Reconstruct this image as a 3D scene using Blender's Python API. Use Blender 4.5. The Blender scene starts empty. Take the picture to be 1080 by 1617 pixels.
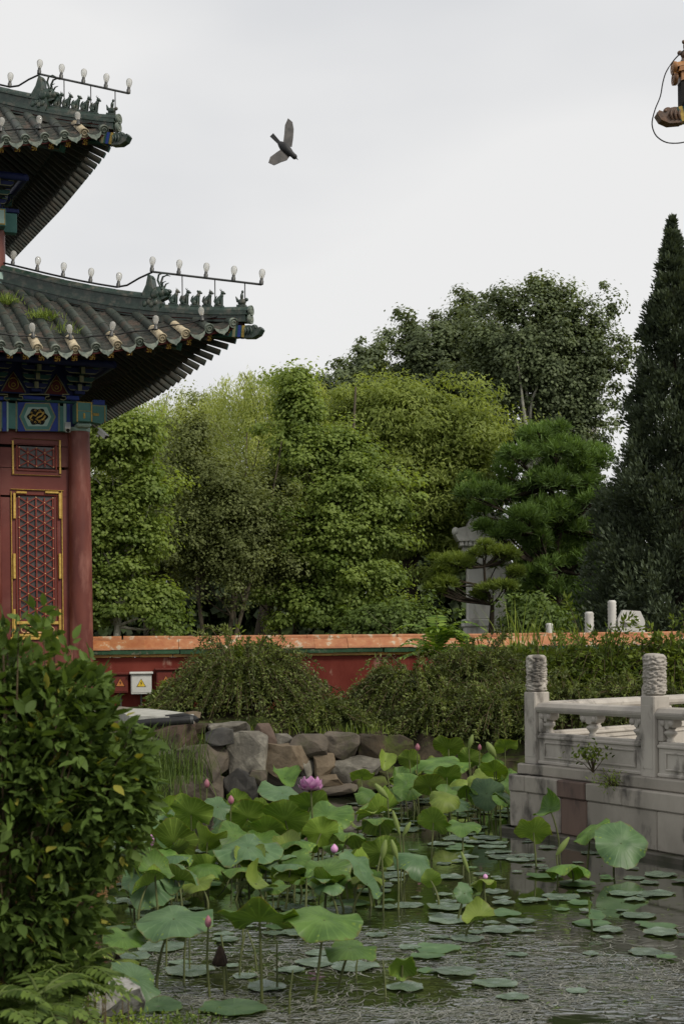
import bpy, bmesh, math, random
import numpy as np
from mathutils import Vector, Matrix, noise
R = math.radians
random.seed(7); rng = np.random.default_rng(7)
sc = bpy.context.scene
COL = sc.collection

# ------------------------------------------------------------------ camera
F, EYE, ROLL, HX, HY = 2200.0, 2.1, R(0.6), 540.0, 1033.0   # focal length and horizon in photo pixels, eye height over the water
cam_d = bpy.data.cameras.new('camera'); cam = bpy.data.objects.new('camera', cam_d); COL.objects.link(cam)
cam_d.sensor_fit = 'VERTICAL'; cam_d.sensor_height = 36.0; cam_d.lens = 36.0 * F / 1617.0
cam_d.shift_y = (HY - 808.5) / 1617.0
cam_d.clip_start = 0.1; cam_d.clip_end = 3000
cam.matrix_world = Matrix.Translation((0, 0, EYE)) @ Matrix.Rotation(R(90), 4, 'X') @ Matrix.Rotation(-ROLL, 4, 'Z')
cam_d.dof.use_dof = True; cam_d.dof.focus_distance = 24.0; cam_d.dof.aperture_fstop = 5.6
sc.camera = cam
sc.render.resolution_x, sc.render.resolution_y = 683, 1024
sc.cycles.use_denoising = True
sc.cycles.max_bounces = 6; sc.cycles.transparent_max_bounces = 8
sc.cycles.diffuse_bounces = 3; sc.cycles.glossy_bounces = 3; sc.cycles.transmission_bounces = 4
sc.cycles.sample_clamp_indirect = 4.0
sc.view_settings.view_transform = 'Standard'; sc.view_settings.look = 'None'
sc.view_settings.exposure = 0.1; sc.view_settings.gamma = 1.0

# ------------------------------------------------------------------ sky and sun (thin bright overcast)
SUN_DIR = Vector((0.62, -0.50, 0.72)).normalized()
world = bpy.data.worlds.new('World'); sc.world = world; world.use_nodes = True
wn, wl = world.node_tree.nodes, world.node_tree.links
wn.clear()
wo = wn.new('ShaderNodeOutputWorld'); bg = wn.new('ShaderNodeBackground'); bg.inputs['Strength'].default_value = 0.1
sky = wn.new('ShaderNodeTexSky'); sky.sky_type = 'NISHITA'; sky.sun_disc = False
sky.sun_elevation = math.asin(SUN_DIR.z); sky.sun_rotation = math.atan2(SUN_DIR.x, SUN_DIR.y)
sky.dust_density = 3.0; sky.air_density = 1.2
tc = wn.new('ShaderNodeTexCoord'); mp = wn.new('ShaderNodeMapping'); mp.inputs['Scale'].default_value = (1.3, 1.3, 3.6)
mp.inputs['Rotation'].default_value = (0.0, R(14), R(30))
ns = wn.new('ShaderNodeTexNoise'); ns.inputs['Scale'].default_value = 1.35; ns.inputs['Detail'].default_value = 4.5; ns.inputs['Roughness'].default_value = 0.45
cr = wn.new('ShaderNodeValToRGB')
cr.color_ramp.elements[0].position = 0.38; cr.color_ramp.elements[0].color = (6.5, 6.6, 6.8, 1)
cr.color_ramp.elements[1].position = 0.60; cr.color_ramp.elements[1].color = (8.0, 7.98, 7.95, 1)
mx = wn.new('ShaderNodeMix'); mx.data_type = 'RGBA'; mx.inputs[0].default_value = 0.97
wl.new(tc.outputs['Generated'], mp.inputs['Vector']); wl.new(mp.outputs['Vector'], ns.inputs['Vector'])
wl.new(ns.outputs['Fac'], cr.inputs['Fac'])
wl.new(sky.outputs['Color'], mx.inputs[6]); wl.new(cr.outputs['Color'], mx.inputs[7])
wl.new(mx.outputs[2], bg.inputs['Color']); wl.new(bg.outputs['Background'], wo.inputs['Surface'])
sun_d = bpy.data.lights.new('sun', 'SUN'); sun_d.energy = 2.5; sun_d.angle = R(12); sun_d.color = (1.0, 0.93, 0.82)
sun = bpy.data.objects.new('sun', sun_d); COL.objects.link(sun)
sun.rotation_euler = SUN_DIR.to_track_quat('Z', 'Y').to_euler(); sun.location = (20, -20, 40)

# ------------------------------------------------------------------ helpers
def P(px, py, d):
    """photo pixel and distance -> point of the place"""
    u, v = px - HX, HY - py
    c, s = math.cos(ROLL), math.sin(ROLL)
    return Vector(((u * c + v * s) / F * d, d, EYE + (-u * s + v * c) / F * d))

WM = {}
def link(o, parent=None, M=None):
    COL.objects.link(o)
    M = M or Matrix.Identity(4)
    WM[o.name] = M
    if parent is not None:
        o.parent = parent
        o.matrix_parent_inverse = WM[parent.name].inverted()
    o.matrix_basis = M
    return o
def tag(o, label=None, cat=None, group=None, kind=None):
    if label: o['label'] = label
    if cat: o['category'] = cat
    if group: o['group'] = group
    if kind: o['kind'] = kind
    return o
def empty(name, loc, label=None, cat=None, group=None):
    o = bpy.data.objects.new(name, None); o.empty_display_size = 0.2
    link(o, None, Matrix.Translation(Vector(loc)))
    return tag(o, label, cat, group)
def place(name, me, parent=None, M=None, mat=None):
    o = bpy.data.objects.new(name, me)
    if mat is not None and not me.materials: me.materials.append(mat)
    return link(o, parent, M)

class MB:
    def __init__(s): s.v = []; s.f = []; s.m = []; s.sm = []
    def add(s, verts, faces, m=0, smooth=False):
        b = len(s.v); s.v += [tuple(v) for v in verts]
        for f in faces: s.f.append(tuple(b + i for i in f)); s.m.append(m); s.sm.append(smooth)
        return s
    def box(s, lo, hi, M=None, m=0, bev=0.0):
        x0, y0, z0 = lo; x1, y1, z1 = hi
        if bev:
            b = min(bev, (x1-x0)*.45, (y1-y0)*.45, (z1-z0)*.45)
            vs = []; fs = []
            bm = bmesh.new(); r = bmesh.ops.create_cube(bm, size=1.0)
            for v in bm.verts: v.co = Vector((x0 + (v.co.x + .5) * (x1-x0), y0 + (v.co.y + .5) * (y1-y0), z0 + (v.co.z + .5) * (z1-z0)))
            bmesh.ops.bevel(bm, geom=bm.edges[:], offset=b, segments=1, affect='EDGES')
            bm.verts.index_update()
            vs = [v.co.copy() for v in bm.verts]; fs = [[v.index for v in f.verts] for f in bm.faces]; bm.free()
        else:
            vs = [Vector(c) for c in ((x0,y0,z0),(x1,y0,z0),(x1,y1,z0),(x0,y1,z0),(x0,y0,z1),(x1,y0,z1),(x1,y1,z1),(x0,y1,z1))]
            fs = [(0,3,2,1),(4,5,6,7),(0,1,5,4),(1,2,6,5),(2,3,7,6),(3,0,4,7)]
        if M is not None: vs = [M @ v for v in vs]
        return s.add(vs, fs, m)
    def beam(s, a, b, w, h, m=0, up=Vector((0,0,1)), m_end=None):
        """box from a to b, section w x h"""
        a, b = Vector(a), Vector(b); d = (b - a).normalized(); x = d.cross(up).normalized(); y = x.cross(d)
        vs = [a + x*i*w/2 + y*j*h/2 for i, j in ((-1,-1),(1,-1),(1,1),(-1,1))] + [b + x*i*w/2 + y*j*h/2 for i, j in ((-1,-1),(1,-1),(1,1),(-1,1))]
        s.add(vs, [(0,1,5,4),(1,2,6,5),(2,3,7,6),(3,0,4,7),(3,2,1,0)], m)
        return s.add(vs[4:], [(0,1,2,3)], m if m_end is None else m_end)
    def tube(s, pts, rad, n=6, m=0, caps=True, smooth=True):
        pts = [Vector(p) for p in pts]; k = len(pts)
        if not hasattr(rad, '__len__'): rad = [rad] * k
        ref = Vector((0.31, 0.17, 0.93)); vs = []
        for i, p in enumerate(pts):
            d = (pts[min(i+1, k-1)] - pts[max(i-1, 0)]).normalized()
            if abs(d.dot(ref)) > .95: ref = Vector((1, 0.1, 0))
            x = d.cross(ref).normalized(); y = d.cross(x)
            for j in range(n):
                t = 2*math.pi*j/n
                vs.append(p + (x*math.cos(t) + y*math.sin(t)) * rad[i])
        fs = [(i*n+j, i*n+(j+1) % n, (i+1)*n+(j+1) % n, (i+1)*n+j) for i in range(k-1) for j in range(n)]
        s.add(vs, fs, m, smooth)
        if caps:
            s.add(vs[:n], [tuple(range(n))], m); s.add(vs[-n:], [tuple(range(n))[::-1]], m)
        return s
    def lathe(s, prof, n=16, M=None, m=0, smooth=True, fn=None):
        """prof: (r, z) list turned round z"""
        vs = []
        for r, z in prof:
            for j in range(n):
                t = 2*math.pi*j/n; rr = fn(r, t, z) if fn else r
                vs.append(Vector((rr*math.cos(t), rr*math.sin(t), z)))
        if M is not None: vs = [M @ v for v in vs]
        k = len(prof)
        fs = [(i*n+j, i*n+(j+1) % n, (i+1)*n+(j+1) % n, (i+1)*n+j) for i in range(k-1) for j in range(n)]
        s.add(vs, fs, m, smooth)
        s.add(vs[:n], [tuple(range(n))[::-1]], m); s.add(vs[-n:], [tuple(range(n))], m)
        return s
    def prism(s, poly, lo, hi, M=None, m=0):
        """poly in x,z extruded along y"""
        n = len(poly)
        vs = [Vector((x, lo, z)) for x, z in poly] + [Vector((x, hi, z)) for x, z in poly]
        if M is not None: vs = [M @ v for v in vs]
        return s.add(vs, [tuple(range(n)), tuple(range(n, 2*n))[::-1]] + [(i, n+i, n+(i+1) % n, (i+1) % n) for i in range(n)], m)
    def ball(s, c, r, M=None, m=0, nu=10, nv=7, rot=None):
        vs = []; c = Vector(c); r = Vector(r if hasattr(r, '__len__') else (r, r, r))
        for i in range(nv+1):
            a = math.pi*i/nv
            for j in range(nu):
                b = 2*math.pi*j/nu
                v = Vector((math.sin(a)*math.cos(b)*r.x, math.sin(a)*math.sin(b)*r.y, math.cos(a)*r.z))
                if rot is not None: v = rot @ v
                vs.append(c + v)
        if M is not None: vs = [M @ v for v in vs]
        fs = [(i*nu+j, (i+1)*nu+j, (i+1)*nu+(j+1) % nu, i*nu+(j+1) % nu) for i in range(nv) for j in range(nu)]
        return s.add(vs, fs, m, True)
    def mesh(s, name, mats):
        me = bpy.data.meshes.new(name); me.from_pydata(s.v, [], s.f)
        for m in (mats if isinstance(mats, (list, tuple)) else [mats]): me.materials.append(m)
        me.polygons.foreach_set('material_index', s.m); me.polygons.foreach_set('use_smooth', s.sm)
        me.update(); return me
    def build(s, name, mats, parent=None, M=None): return place(name, s.mesh(name, mats), parent, M)

QUAD = (np.array([[0,0,0],[.5,.45,.12],[0,1,0],[-.5,.45,.12]], float), [(0,1,2,3)])
NEEDLE = (np.array([[-.5,0,0],[.5,0,0],[.25,1,0],[-.25,1,0]], float), [(0,1,2,3)])
def nrm(a): return a / np.maximum(np.linalg.norm(a, axis=-1, keepdims=True), 1e-9)
def scatter(name, proto, C, D, N, L, W, tint, mat, parent=None, smooth=False):
    """one mesh holding a copy of proto at each C: y along D, z along N"""
    pv, pf = proto; C = np.asarray(C, float); n = len(C); k = len(pv)
    D = nrm(np.asarray(D, float)); S = nrm(np.cross(D, N)); N2 = np.cross(S, D)
    L = np.broadcast_to(L, (n,)).astype(float); W = np.broadcast_to(W, (n,)).astype(float)
    V = (C[:, None, :] + pv[None, :, 0, None] * (S * W[:, None])[:, None, :] + pv[None, :, 1, None] * (D * L[:, None])[:, None, :]
         + pv[None, :, 2, None] * (N2 * W[:, None])[:, None, :])
    me = bpy.data.meshes.new(name)
    loop = np.concatenate([np.array(f) for f in pf]); tot = np.array([len(f) for f in pf])
    loops = (loop[None] + (np.arange(n) * k)[:, None]).ravel().astype(np.int32)
    tots = np.tile(tot, n).astype(np.int32); starts = np.concatenate([[0], np.cumsum(tots)[:-1]]).astype(np.int32)
    me.vertices.add(n * k); me.vertices.foreach_set('co', V.astype(np.float32).ravel())
    me.loops.add(len(loops)); me.loops.foreach_set('vertex_index', loops)
    me.polygons.add(len(tots)); me.polygons.foreach_set('loop_start', starts); me.polygons.foreach_set('loop_total', tots)
    if smooth: me.polygons.foreach_set('use_smooth', np.ones(len(tots), bool))
    at = me.attributes.new('tint', 'FLOAT', 'POINT')
    at.data.foreach_set('value', np.repeat(np.clip(np.broadcast_to(tint, (n,)), 0, 1), k).astype(np.float32))
    me.update(calc_edges=True)
    me.materials.append(mat)
    return place(name, me, parent)

# ------------------------------------------------------------------ materials
MAT = {}
def lin(h):
    c = [int(h[i:i+2], 16) / 255 for i in (0, 2, 4)]
    return tuple(x / 12.92 if x <= .04045 else ((x + .055) / 1.055) ** 2.4 for x in c)
def new_mat(name):
    m = bpy.data.materials.new(name); m.use_nodes = True
    nt = m.node_tree; nt.nodes.clear()
    out = nt.nodes.new('ShaderNodeOutputMaterial'); b = nt.nodes.new('ShaderNodeBsdfPrincipled')
    nt.links.new(b.outputs[0], out.inputs[0]); MAT[name] = m
    return m, nt, b, out
def pmat(name, c1, c2=None, scale=3.0, rough=.7, bump=.15, bscale=40.0, spec=.3, stretch=(1,1,1), c3=None, s3=8.0, p3=(.55,.7), vary=.12, metallic=0, rough2=None, coat=0, bdist=.01):
    """base colour mixed c1/c2 by noise, optional patches c3, bump, per-object value shift"""
    m, nt, b, out = new_mat(name); N, Lk = nt.nodes.new, nt.links.new
    g = N('ShaderNodeNewGeometry'); mp = N('ShaderNodeMapping'); mp.inputs['Scale'].default_value = stretch
    Lk(g.outputs['Position'], mp.inputs['Vector'])
    n1 = N('ShaderNodeTexNoise'); n1.inputs['Scale'].default_value = scale; n1.inputs['Detail'].default_value = 6; n1.inputs['Roughness'].default_value = .62
    Lk(mp.outputs[0], n1.inputs['Vector'])
    r1 = N('ShaderNodeValToRGB'); r1.color_ramp.elements[0].position = .36; r1.color_ramp.elements[1].position = .64
    r1.color_ramp.elements[0].color = (*c1, 1); r1.color_ramp.elements[1].color = (*(c2 or c1), 1)
    Lk(n1.outputs['Fac'], r1.inputs[0]); col = r1.outputs[0]
    if c3:
        n3 = N('ShaderNodeTexNoise'); n3.inputs['Scale'].default_value = s3; n3.inputs['Detail'].default_value = 5; n3.inputs['Roughness'].default_value = .6
        Lk(mp.outputs[0], n3.inputs['Vector'])
        r3 = N('ShaderNodeValToRGB'); r3.color_ramp.elements[0].position = p3[0]; r3.color_ramp.elements[1].position = p3[1]
        r3.color_ramp.elements[0].color = (0,0,0,1); r3.color_ramp.elements[1].color = (1,1,1,1)
        Lk(n3.outputs['Fac'], r3.inputs[0])
        x = N('ShaderNodeMix'); x.data_type = 'RGBA'; Lk(r3.outputs[0], x.inputs[0]); Lk(col, x.inputs[6]); x.inputs[7].default_value = (*c3, 1); col = x.outputs[2]
    if vary:
        oi = N('ShaderNodeObjectInfo'); mr = N('ShaderNodeMapRange'); mr.inputs['To Min'].default_value = 1 - vary; mr.inputs['To Max'].default_value = 1 + vary
        Lk(oi.outputs['Random'], mr.inputs['Value'])
        h = N('ShaderNodeHueSaturation'); Lk(mr.outputs[0], h.inputs['Value']); Lk(col, h.inputs['Color']); col = h.outputs[0]
    Lk(col, b.inputs['Base Color'])
    b.inputs['Roughness'].default_value = rough; b.inputs['Specular IOR Level'].default_value = spec; b.inputs['Metallic'].default_value = metallic
    b.inputs['Coat Weight'].default_value = coat
    if bump:
        n2 = N('ShaderNodeTexNoise'); n2.inputs['Scale'].default_value = bscale; n2.inputs['Detail'].default_value = 5
        Lk(mp.outputs[0], n2.inputs['Vector'])
        bp = N('ShaderNodeBump'); bp.inputs['Strength'].default_value = bump; bp.inputs['Distance'].default_value = bdist
        Lk(n2.outputs['Fac'], bp.inputs['Height']); Lk(bp.outputs[0], b.inputs['Normal'])
    return m
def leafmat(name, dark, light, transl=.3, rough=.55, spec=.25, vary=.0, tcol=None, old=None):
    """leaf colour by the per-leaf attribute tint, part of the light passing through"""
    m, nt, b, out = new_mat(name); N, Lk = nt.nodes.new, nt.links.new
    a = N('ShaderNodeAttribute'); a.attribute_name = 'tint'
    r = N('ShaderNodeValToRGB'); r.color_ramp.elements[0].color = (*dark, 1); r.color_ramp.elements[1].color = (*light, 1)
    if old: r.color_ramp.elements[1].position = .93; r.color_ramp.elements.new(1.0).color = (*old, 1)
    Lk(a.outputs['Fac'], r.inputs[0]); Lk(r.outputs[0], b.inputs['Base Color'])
    b.inputs['Roughness'].default_value = rough; b.inputs['Specular IOR Level'].default_value = spec
    t = N('ShaderNodeBsdfTranslucent'); h = N('ShaderNodeMix'); h.data_type = 'RGBA'; h.blend_type = 'MULTIPLY'; h.inputs[0].default_value = 1
    Lk(r.outputs[0], h.inputs[6]); h.inputs[7].default_value = (*(tcol or (1.5, 1.45, .7)), 1); Lk(h.outputs[2], t.inputs['Color'])
    ms = N('ShaderNodeMixShader'); ms.inputs[0].default_value = transl
    Lk(b.outputs[0], ms.inputs[1]); Lk(t.outputs[0], ms.inputs[2]); Lk(ms.outputs[0], out.inputs[0])
    return m

# ------------------------------------------------------------------ ground and water
POND = [(-1.15, 7.3), (-1.0, 5.2), (7, 5.2), (10, 8), (10, 21.4), (3, 21.9), (0.5, 21.7), (-2.2, 21.3), (-3.3, 20.6), (-3.6, 15), (-2.5, 10)]
def sdist(x, y):
    """signed distance to the pond outline, negative inside"""
    d = np.full(np.shape(x), 1e9); inside = np.zeros(np.shape(x), bool); n = len(POND)
    for i in range(n):
        (ax, ay), (bx, by) = POND[i], POND[(i+1) % n]
        ex, ey = bx-ax, by-ay; t = np.clip(((x-ax)*ex + (y-ay)*ey) / (ex*ex+ey*ey), 0, 1)
        d = np.minimum(d, np.hypot(x-ax-t*ex, y-ay-t*ey))
        c = ((ay > y) != (by > y)) & (x < (bx-ax) * (y-ay) / (by-ay + 1e-12) + ax)
        inside ^= c
    return np.where(inside, -d, d)
def H(x, y):
    x = np.asarray(x, float); y = np.asarray(y, float)
    sd = sdist(x, y)
    land = 0.42 + 0.66 * np.clip((y - 12) / 9, 0, 1) + .06 * np.sin(x*1.3 + y*.7) * np.clip(sd, 0, 1)
    t = np.clip((sd + .35) / .8, 0, 1); t = t*t*(3-2*t)
    return -0.6 + (land + .6) * t
gx = np.concatenate([[-900, -300, -100, -45, -25, -17], np.arange(-14, 15, .33), [18, 25, 45, 100, 300, 900]])
gy = np.concatenate([[-300, -60, -15, -5], np.arange(-1, 31, .33), [33, 37, 43, 55, 80, 140, 300, 700, 1500]])
X, Y = np.meshgrid(gx, gy); Z = H(X, Y)
m = MB(); nx, ny = len(gx), len(gy)
m.add(np.stack([X, Y, Z], -1).reshape(-1, 3), [(j*nx+i, j*nx+i+1, (j+1)*nx+i+1, (j+1)*nx+i) for j in range(ny-1) for i in range(nx-1)], 0, True)
soil = pmat('soil_and_grass', lin('2e2c1c'), lin('3c3826'), scale=1.5, rough=.95, bump=.6, bscale=14, c3=lin('333c1c'), s3=2.5, p3=(.42,.6), spec=.1, vary=0, bdist=.04)
tag(m.build('ground', soil), 'dark earth and short grass around the pond', kind='structure')

wm, nt, b, out = new_mat('pond_water'); N, Lk = nt.nodes.new, nt.links.new
b.inputs['Base Color'].default_value = (*lin('23281a'), 1); b.inputs['Roughness'].default_value = .04; b.inputs['IOR'].default_value = 2.1; b.inputs['Specular IOR Level'].default_value = .5
g = N('ShaderNodeNewGeometry'); mp = N('ShaderNodeMapping'); mp.inputs['Scale'].default_value = (0.75, 1.5, 1); mp.inputs['Rotation'].default_value = (0, 0, R(8)); Lk(g.outputs['Position'], mp.inputs['Vector'])
n1 = N('ShaderNodeTexNoise'); n1.inputs['Scale'].default_value = 5.2; n1.inputs['Detail'].default_value = 1.8; n1.inputs['Roughness'].default_value = .5; n1.inputs['Distortion'].default_value = 1.6
n2 = N('ShaderNodeTexNoise'); n2.inputs['Scale'].default_value = .62; n2.inputs['Detail'].default_value = 2
Lk(mp.outputs[0], n1.inputs['Vector']); Lk(g.outputs['Position'], n2.inputs['Vector'])
sx = N('ShaderNodeSeparateXYZ'); Lk(g.outputs['Position'], sx.inputs[0])
mr = N('ShaderNodeMapRange'); mr.inputs['From Min'].default_value = 11.5; mr.inputs['From Max'].default_value = 9.0; mr.inputs['To Min'].default_value = .03; mr.inputs['To Max'].default_value = .8
Lk(sx.outputs[1], mr.inputs['Value'])
r2 = N('ShaderNodeMapRange'); r2.inputs['From Min'].default_value = .44; r2.inputs['From Max'].default_value = .60; r2.inputs['To Min'].default_value = .04; r2.inputs['To Max'].default_value = 1
Lk(n2.outputs['Fac'], r2.inputs['Value'])
mu = N('ShaderNodeMath'); mu.operation = 'MULTIPLY'; Lk(mr.outputs[0], mu.inputs[0]); Lk(r2.outputs[0], mu.inputs[1])
bp = N('ShaderNodeBump'); bp.inputs['Distance'].default_value = .075; Lk(mu.outputs[0], bp.inputs['Strength']); Lk(n1.outputs['Fac'], bp.inputs['Height']); Lk(bp.outputs[0], b.inputs['Normal'])
b.inputs['Coat Weight'].default_value = .7; b.inputs['Coat IOR'].default_value = 1.5; b.inputs['Coat Roughness'].default_value = .04; Lk(bp.outputs[0], b.inputs['Coat Normal'])
# strands of weed lying just under and on the surface near the camera, matt between the mirror patches
mpw = N('ShaderNodeMapping'); mpw.inputs['Scale'].default_value = (.55, 1.9, 1); mpw.inputs['Rotation'].default_value = (0, 0, R(-12)); Lk(g.outputs['Position'], mpw.inputs['Vector'])
nw_ = N('ShaderNodeTexNoise'); nw_.inputs['Scale'].default_value = 7.5; nw_.inputs['Detail'].default_value = 6; nw_.inputs['Roughness'].default_value = .68; nw_.inputs['Distortion'].default_value = 2.2; Lk(mpw.outputs[0], nw_.inputs['Vector'])
rw = N('ShaderNodeMapRange'); rw.inputs['From Min'].default_value = .52; rw.inputs['From Max'].default_value = .66; Lk(nw_.outputs['Fac'], rw.inputs['Value'])
ry = N('ShaderNodeMapRange'); ry.inputs['From Min'].default_value = 12.0; ry.inputs['From Max'].default_value = 9.6; ry.inputs['To Max'].default_value = .92; Lk(sx.outputs[1], ry.inputs['Value'])
np_ = N('ShaderNodeTexNoise'); np_.inputs['Scale'].default_value = .8; np_.inputs['Detail'].default_value = 3; Lk(g.outputs['Position'], np_.inputs['Vector'])
rp = N('ShaderNodeMapRange'); rp.inputs['From Min'].default_value = .36; rp.inputs['From Max'].default_value = .58; Lk(np_.outputs['Fac'], rp.inputs['Value'])
k1 = N('ShaderNodeMath'); k1.operation = 'MULTIPLY'; Lk(rw.outputs[0], k1.inputs[0]); Lk(ry.outputs[0], k1.inputs[1])
k2 = N('ShaderNodeMath'); k2.operation = 'MULTIPLY'; Lk(k1.outputs[0], k2.inputs[0]); Lk(rp.outputs[0], k2.inputs[1])
db = N('ShaderNodeBsdfDiffuse'); db.inputs[0].default_value = (*lin('1e1e16'), 1)
wx = N('ShaderNodeMixShader'); Lk(k2.outputs[0], wx.inputs[0]); Lk(b.outputs[0], wx.inputs[1]); Lk(db.outputs[0], wx.inputs[2]); Lk(wx.outputs[0], out.inputs[0])
m = MB(); m.add([(-6, 3, 0), (14, 3, 0), (14, 24, 0), (-6, 24, 0)], [(0,1,2,3)])
tag(m.build('water', wm), 'dark still pond water with broken ripples in front', kind='structure')
# ------------------------------------------------------------------ trees
bark_grey = pmat('bark_grey', lin('4a443a'), lin('6a6254'), scale=6, rough=.9, bump=.6, bscale=25, stretch=(1,1,.3), spec=.1)
bark_dark = pmat('bark_dark', lin('2e2a24'), lin('463e34'), scale=6, rough=.95, bump=.6, bscale=25, stretch=(1,1,.3), spec=.1)
bark_pale = pmat('bark_pale', lin('8f8d80'), lin('b4b2a6'), scale=3, rough=.85, bump=.3, bscale=15, c3=lin('4c4a42'), s3=5, p3=(.58,.66), spec=.1)
LM = {
 'willow': leafmat('leaf_willow', lin('7c8a4a'), lin('bcc478'), .48),
 'grey': leafmat('leaf_greygreen', lin('50592e'), lin('8a945e'), .4),
 'maple': leafmat('leaf_maple', lin('51682d'), lin('94a556'), .44),
 'locust': leafmat('leaf_locust', lin('54652c'), lin('929f50'), .44),
 'poplar': leafmat('leaf_poplar', lin('444f38'), lin('78855e'), .3, rough=.55),
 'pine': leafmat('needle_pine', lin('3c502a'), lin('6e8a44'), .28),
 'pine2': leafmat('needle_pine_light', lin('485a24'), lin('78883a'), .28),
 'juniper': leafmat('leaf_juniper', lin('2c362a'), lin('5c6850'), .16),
 'under': leafmat('leaf_understorey', lin('3a4c22'), lin('667a38'), .3),
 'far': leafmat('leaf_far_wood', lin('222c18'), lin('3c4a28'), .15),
 'forsythia': leafmat('leaf_arching_shrub', lin('323c1e'), lin('7c8848'), .28, rough=.5),
 'hedge': leafmat('leaf_hedge', lin('35481a'), lin('7d8c38'), .3),
 'peony': leafmat('leaf_peony', lin('31431d'), lin('62783a'), .3, rough=.6, spec=.16, old=lin('8f8c3e')),
 'sumac': leafmat('leaf_sumac', lin('40601c'), lin('8fa848'), .35),
 'strand': leafmat('weed_strand_pale', lin('5a5a50'), lin('b4b4aa'), .02, rough=.3),
 'grass': leafmat('blade_grass', lin('4d6420'), lin('8fa04a'), .35),
}
def rdir(n):
    return nrm(rng.normal(size=(n, 3)))
def shell(blobs, d, n, inner=.5, zmin=None):
    """n points through the volume of pixel ellipsoids (px, py, rx, ry[, dd]), denser outside"""
    B = []
    for bl in blobs:
        px, py, rx, ry = bl[:4]; dd = bl[4] if len(bl) > 4 else 0
        c = P(px, py, d + dd); B.append((c.x, c.y, c.z, rx*d/F, min(rx, ry*1.3)*.85*d/F, ry*d/F))
    B = np.array(B); w = (B[:, 3]*B[:, 5]) ** .9; idx = rng.choice(len(B), n, p=w/w.sum())
    u = rdir(n); r = (inner**3 + (1-inner**3)*rng.random(n)) ** (1/3) * (1 + rng.normal(size=n)*.05)
    return B[idx, :3] + u * B[idx, 3:] * r[:, None], u
def limbs(mb, base, top, ends, r0, seed=0, nl=20, lo=.3):
    """trunk from base to top with curved limbs to the given ends"""
    rs = np.random.default_rng(seed); base, top = Vector(base), Vector(top)
    k = 9; tr = []
    for i in range(k):
        t = i/(k-1); p = base.lerp(top, t); w = r0*1.4*math.sin(t*5+seed)
        tr.append(p + Vector((w, w*.5, 0)))
    mb.tube(tr, [r0*(1.35 if i == 0 else 1)*(1-.82*i/(k-1)) for i in range(k)], 8)
    for e in ends[:nl]:
        e = Vector(e)
        t = min(.95, max(lo, ((e.z-base.z)/max(.1, top.z-base.z))*.75 - .05 + rs.normal()*.05))
        x = t*(k-1); i = int(x); s = tr[i].lerp(tr[min(i+1, k-1)], x-i)
        L = (e-s).length; mid = s.lerp(e, .5) + Vector((0, 0, -.12*L if rs.random() < .3 else .10*L))
        r = r0*(1-.8*t)*.55
        mb.tube([s, s.lerp(mid, .5) + Vector(rs.normal(size=3))*.03*L, mid, mid.lerp(e, .5) + Vector(rs.normal(size=3))*.04*L, e], [r, r*.8, r*.6, r*.4, r*.15], 5, caps=False)
def clumps(cen, out, n_leaf, cr, L, W, droop=.2, up=.6, flat=.75, tbase=None, trand=.28):
    """leaf arrays for clumps of n_leaf round the centres"""
    n = len(cen); rep = np.repeat(np.arange(n), n_leaf); m = len(rep)
    crr = cr*(.4+1.1*rng.random(n))
    off = rng.normal(size=(m, 3)); off = nrm(off)*(rng.random((m, 1))**.42)*np.where(rng.random((m, 1)) < .12, 1.45, 1.0); off[:, 2] = np.where(off[:, 2] < 0, off[:, 2]*.6, off[:, 2])
    C = cen[rep] + off*crr[rep][:, None]*np.array([1, 1, flat])
    Nn = nrm(off*.9 + out[rep]*.35 + np.array([0, 0, up]) + rng.normal(size=(m, 3))*.30)
    D = nrm(np.cross(Nn, rng.normal(size=(m, 3)))); D[:, 2] -= droop; D = nrm(D)
    tb = rng.random(n) if tbase is None else tbase
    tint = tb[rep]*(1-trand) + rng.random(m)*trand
    s = .7+.6*rng.random(m)
    return C, D, Nn, L*s, W*s, tint
def cat_leaves(parts): return [np.concatenate(x) for x in zip(*parts)]

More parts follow.
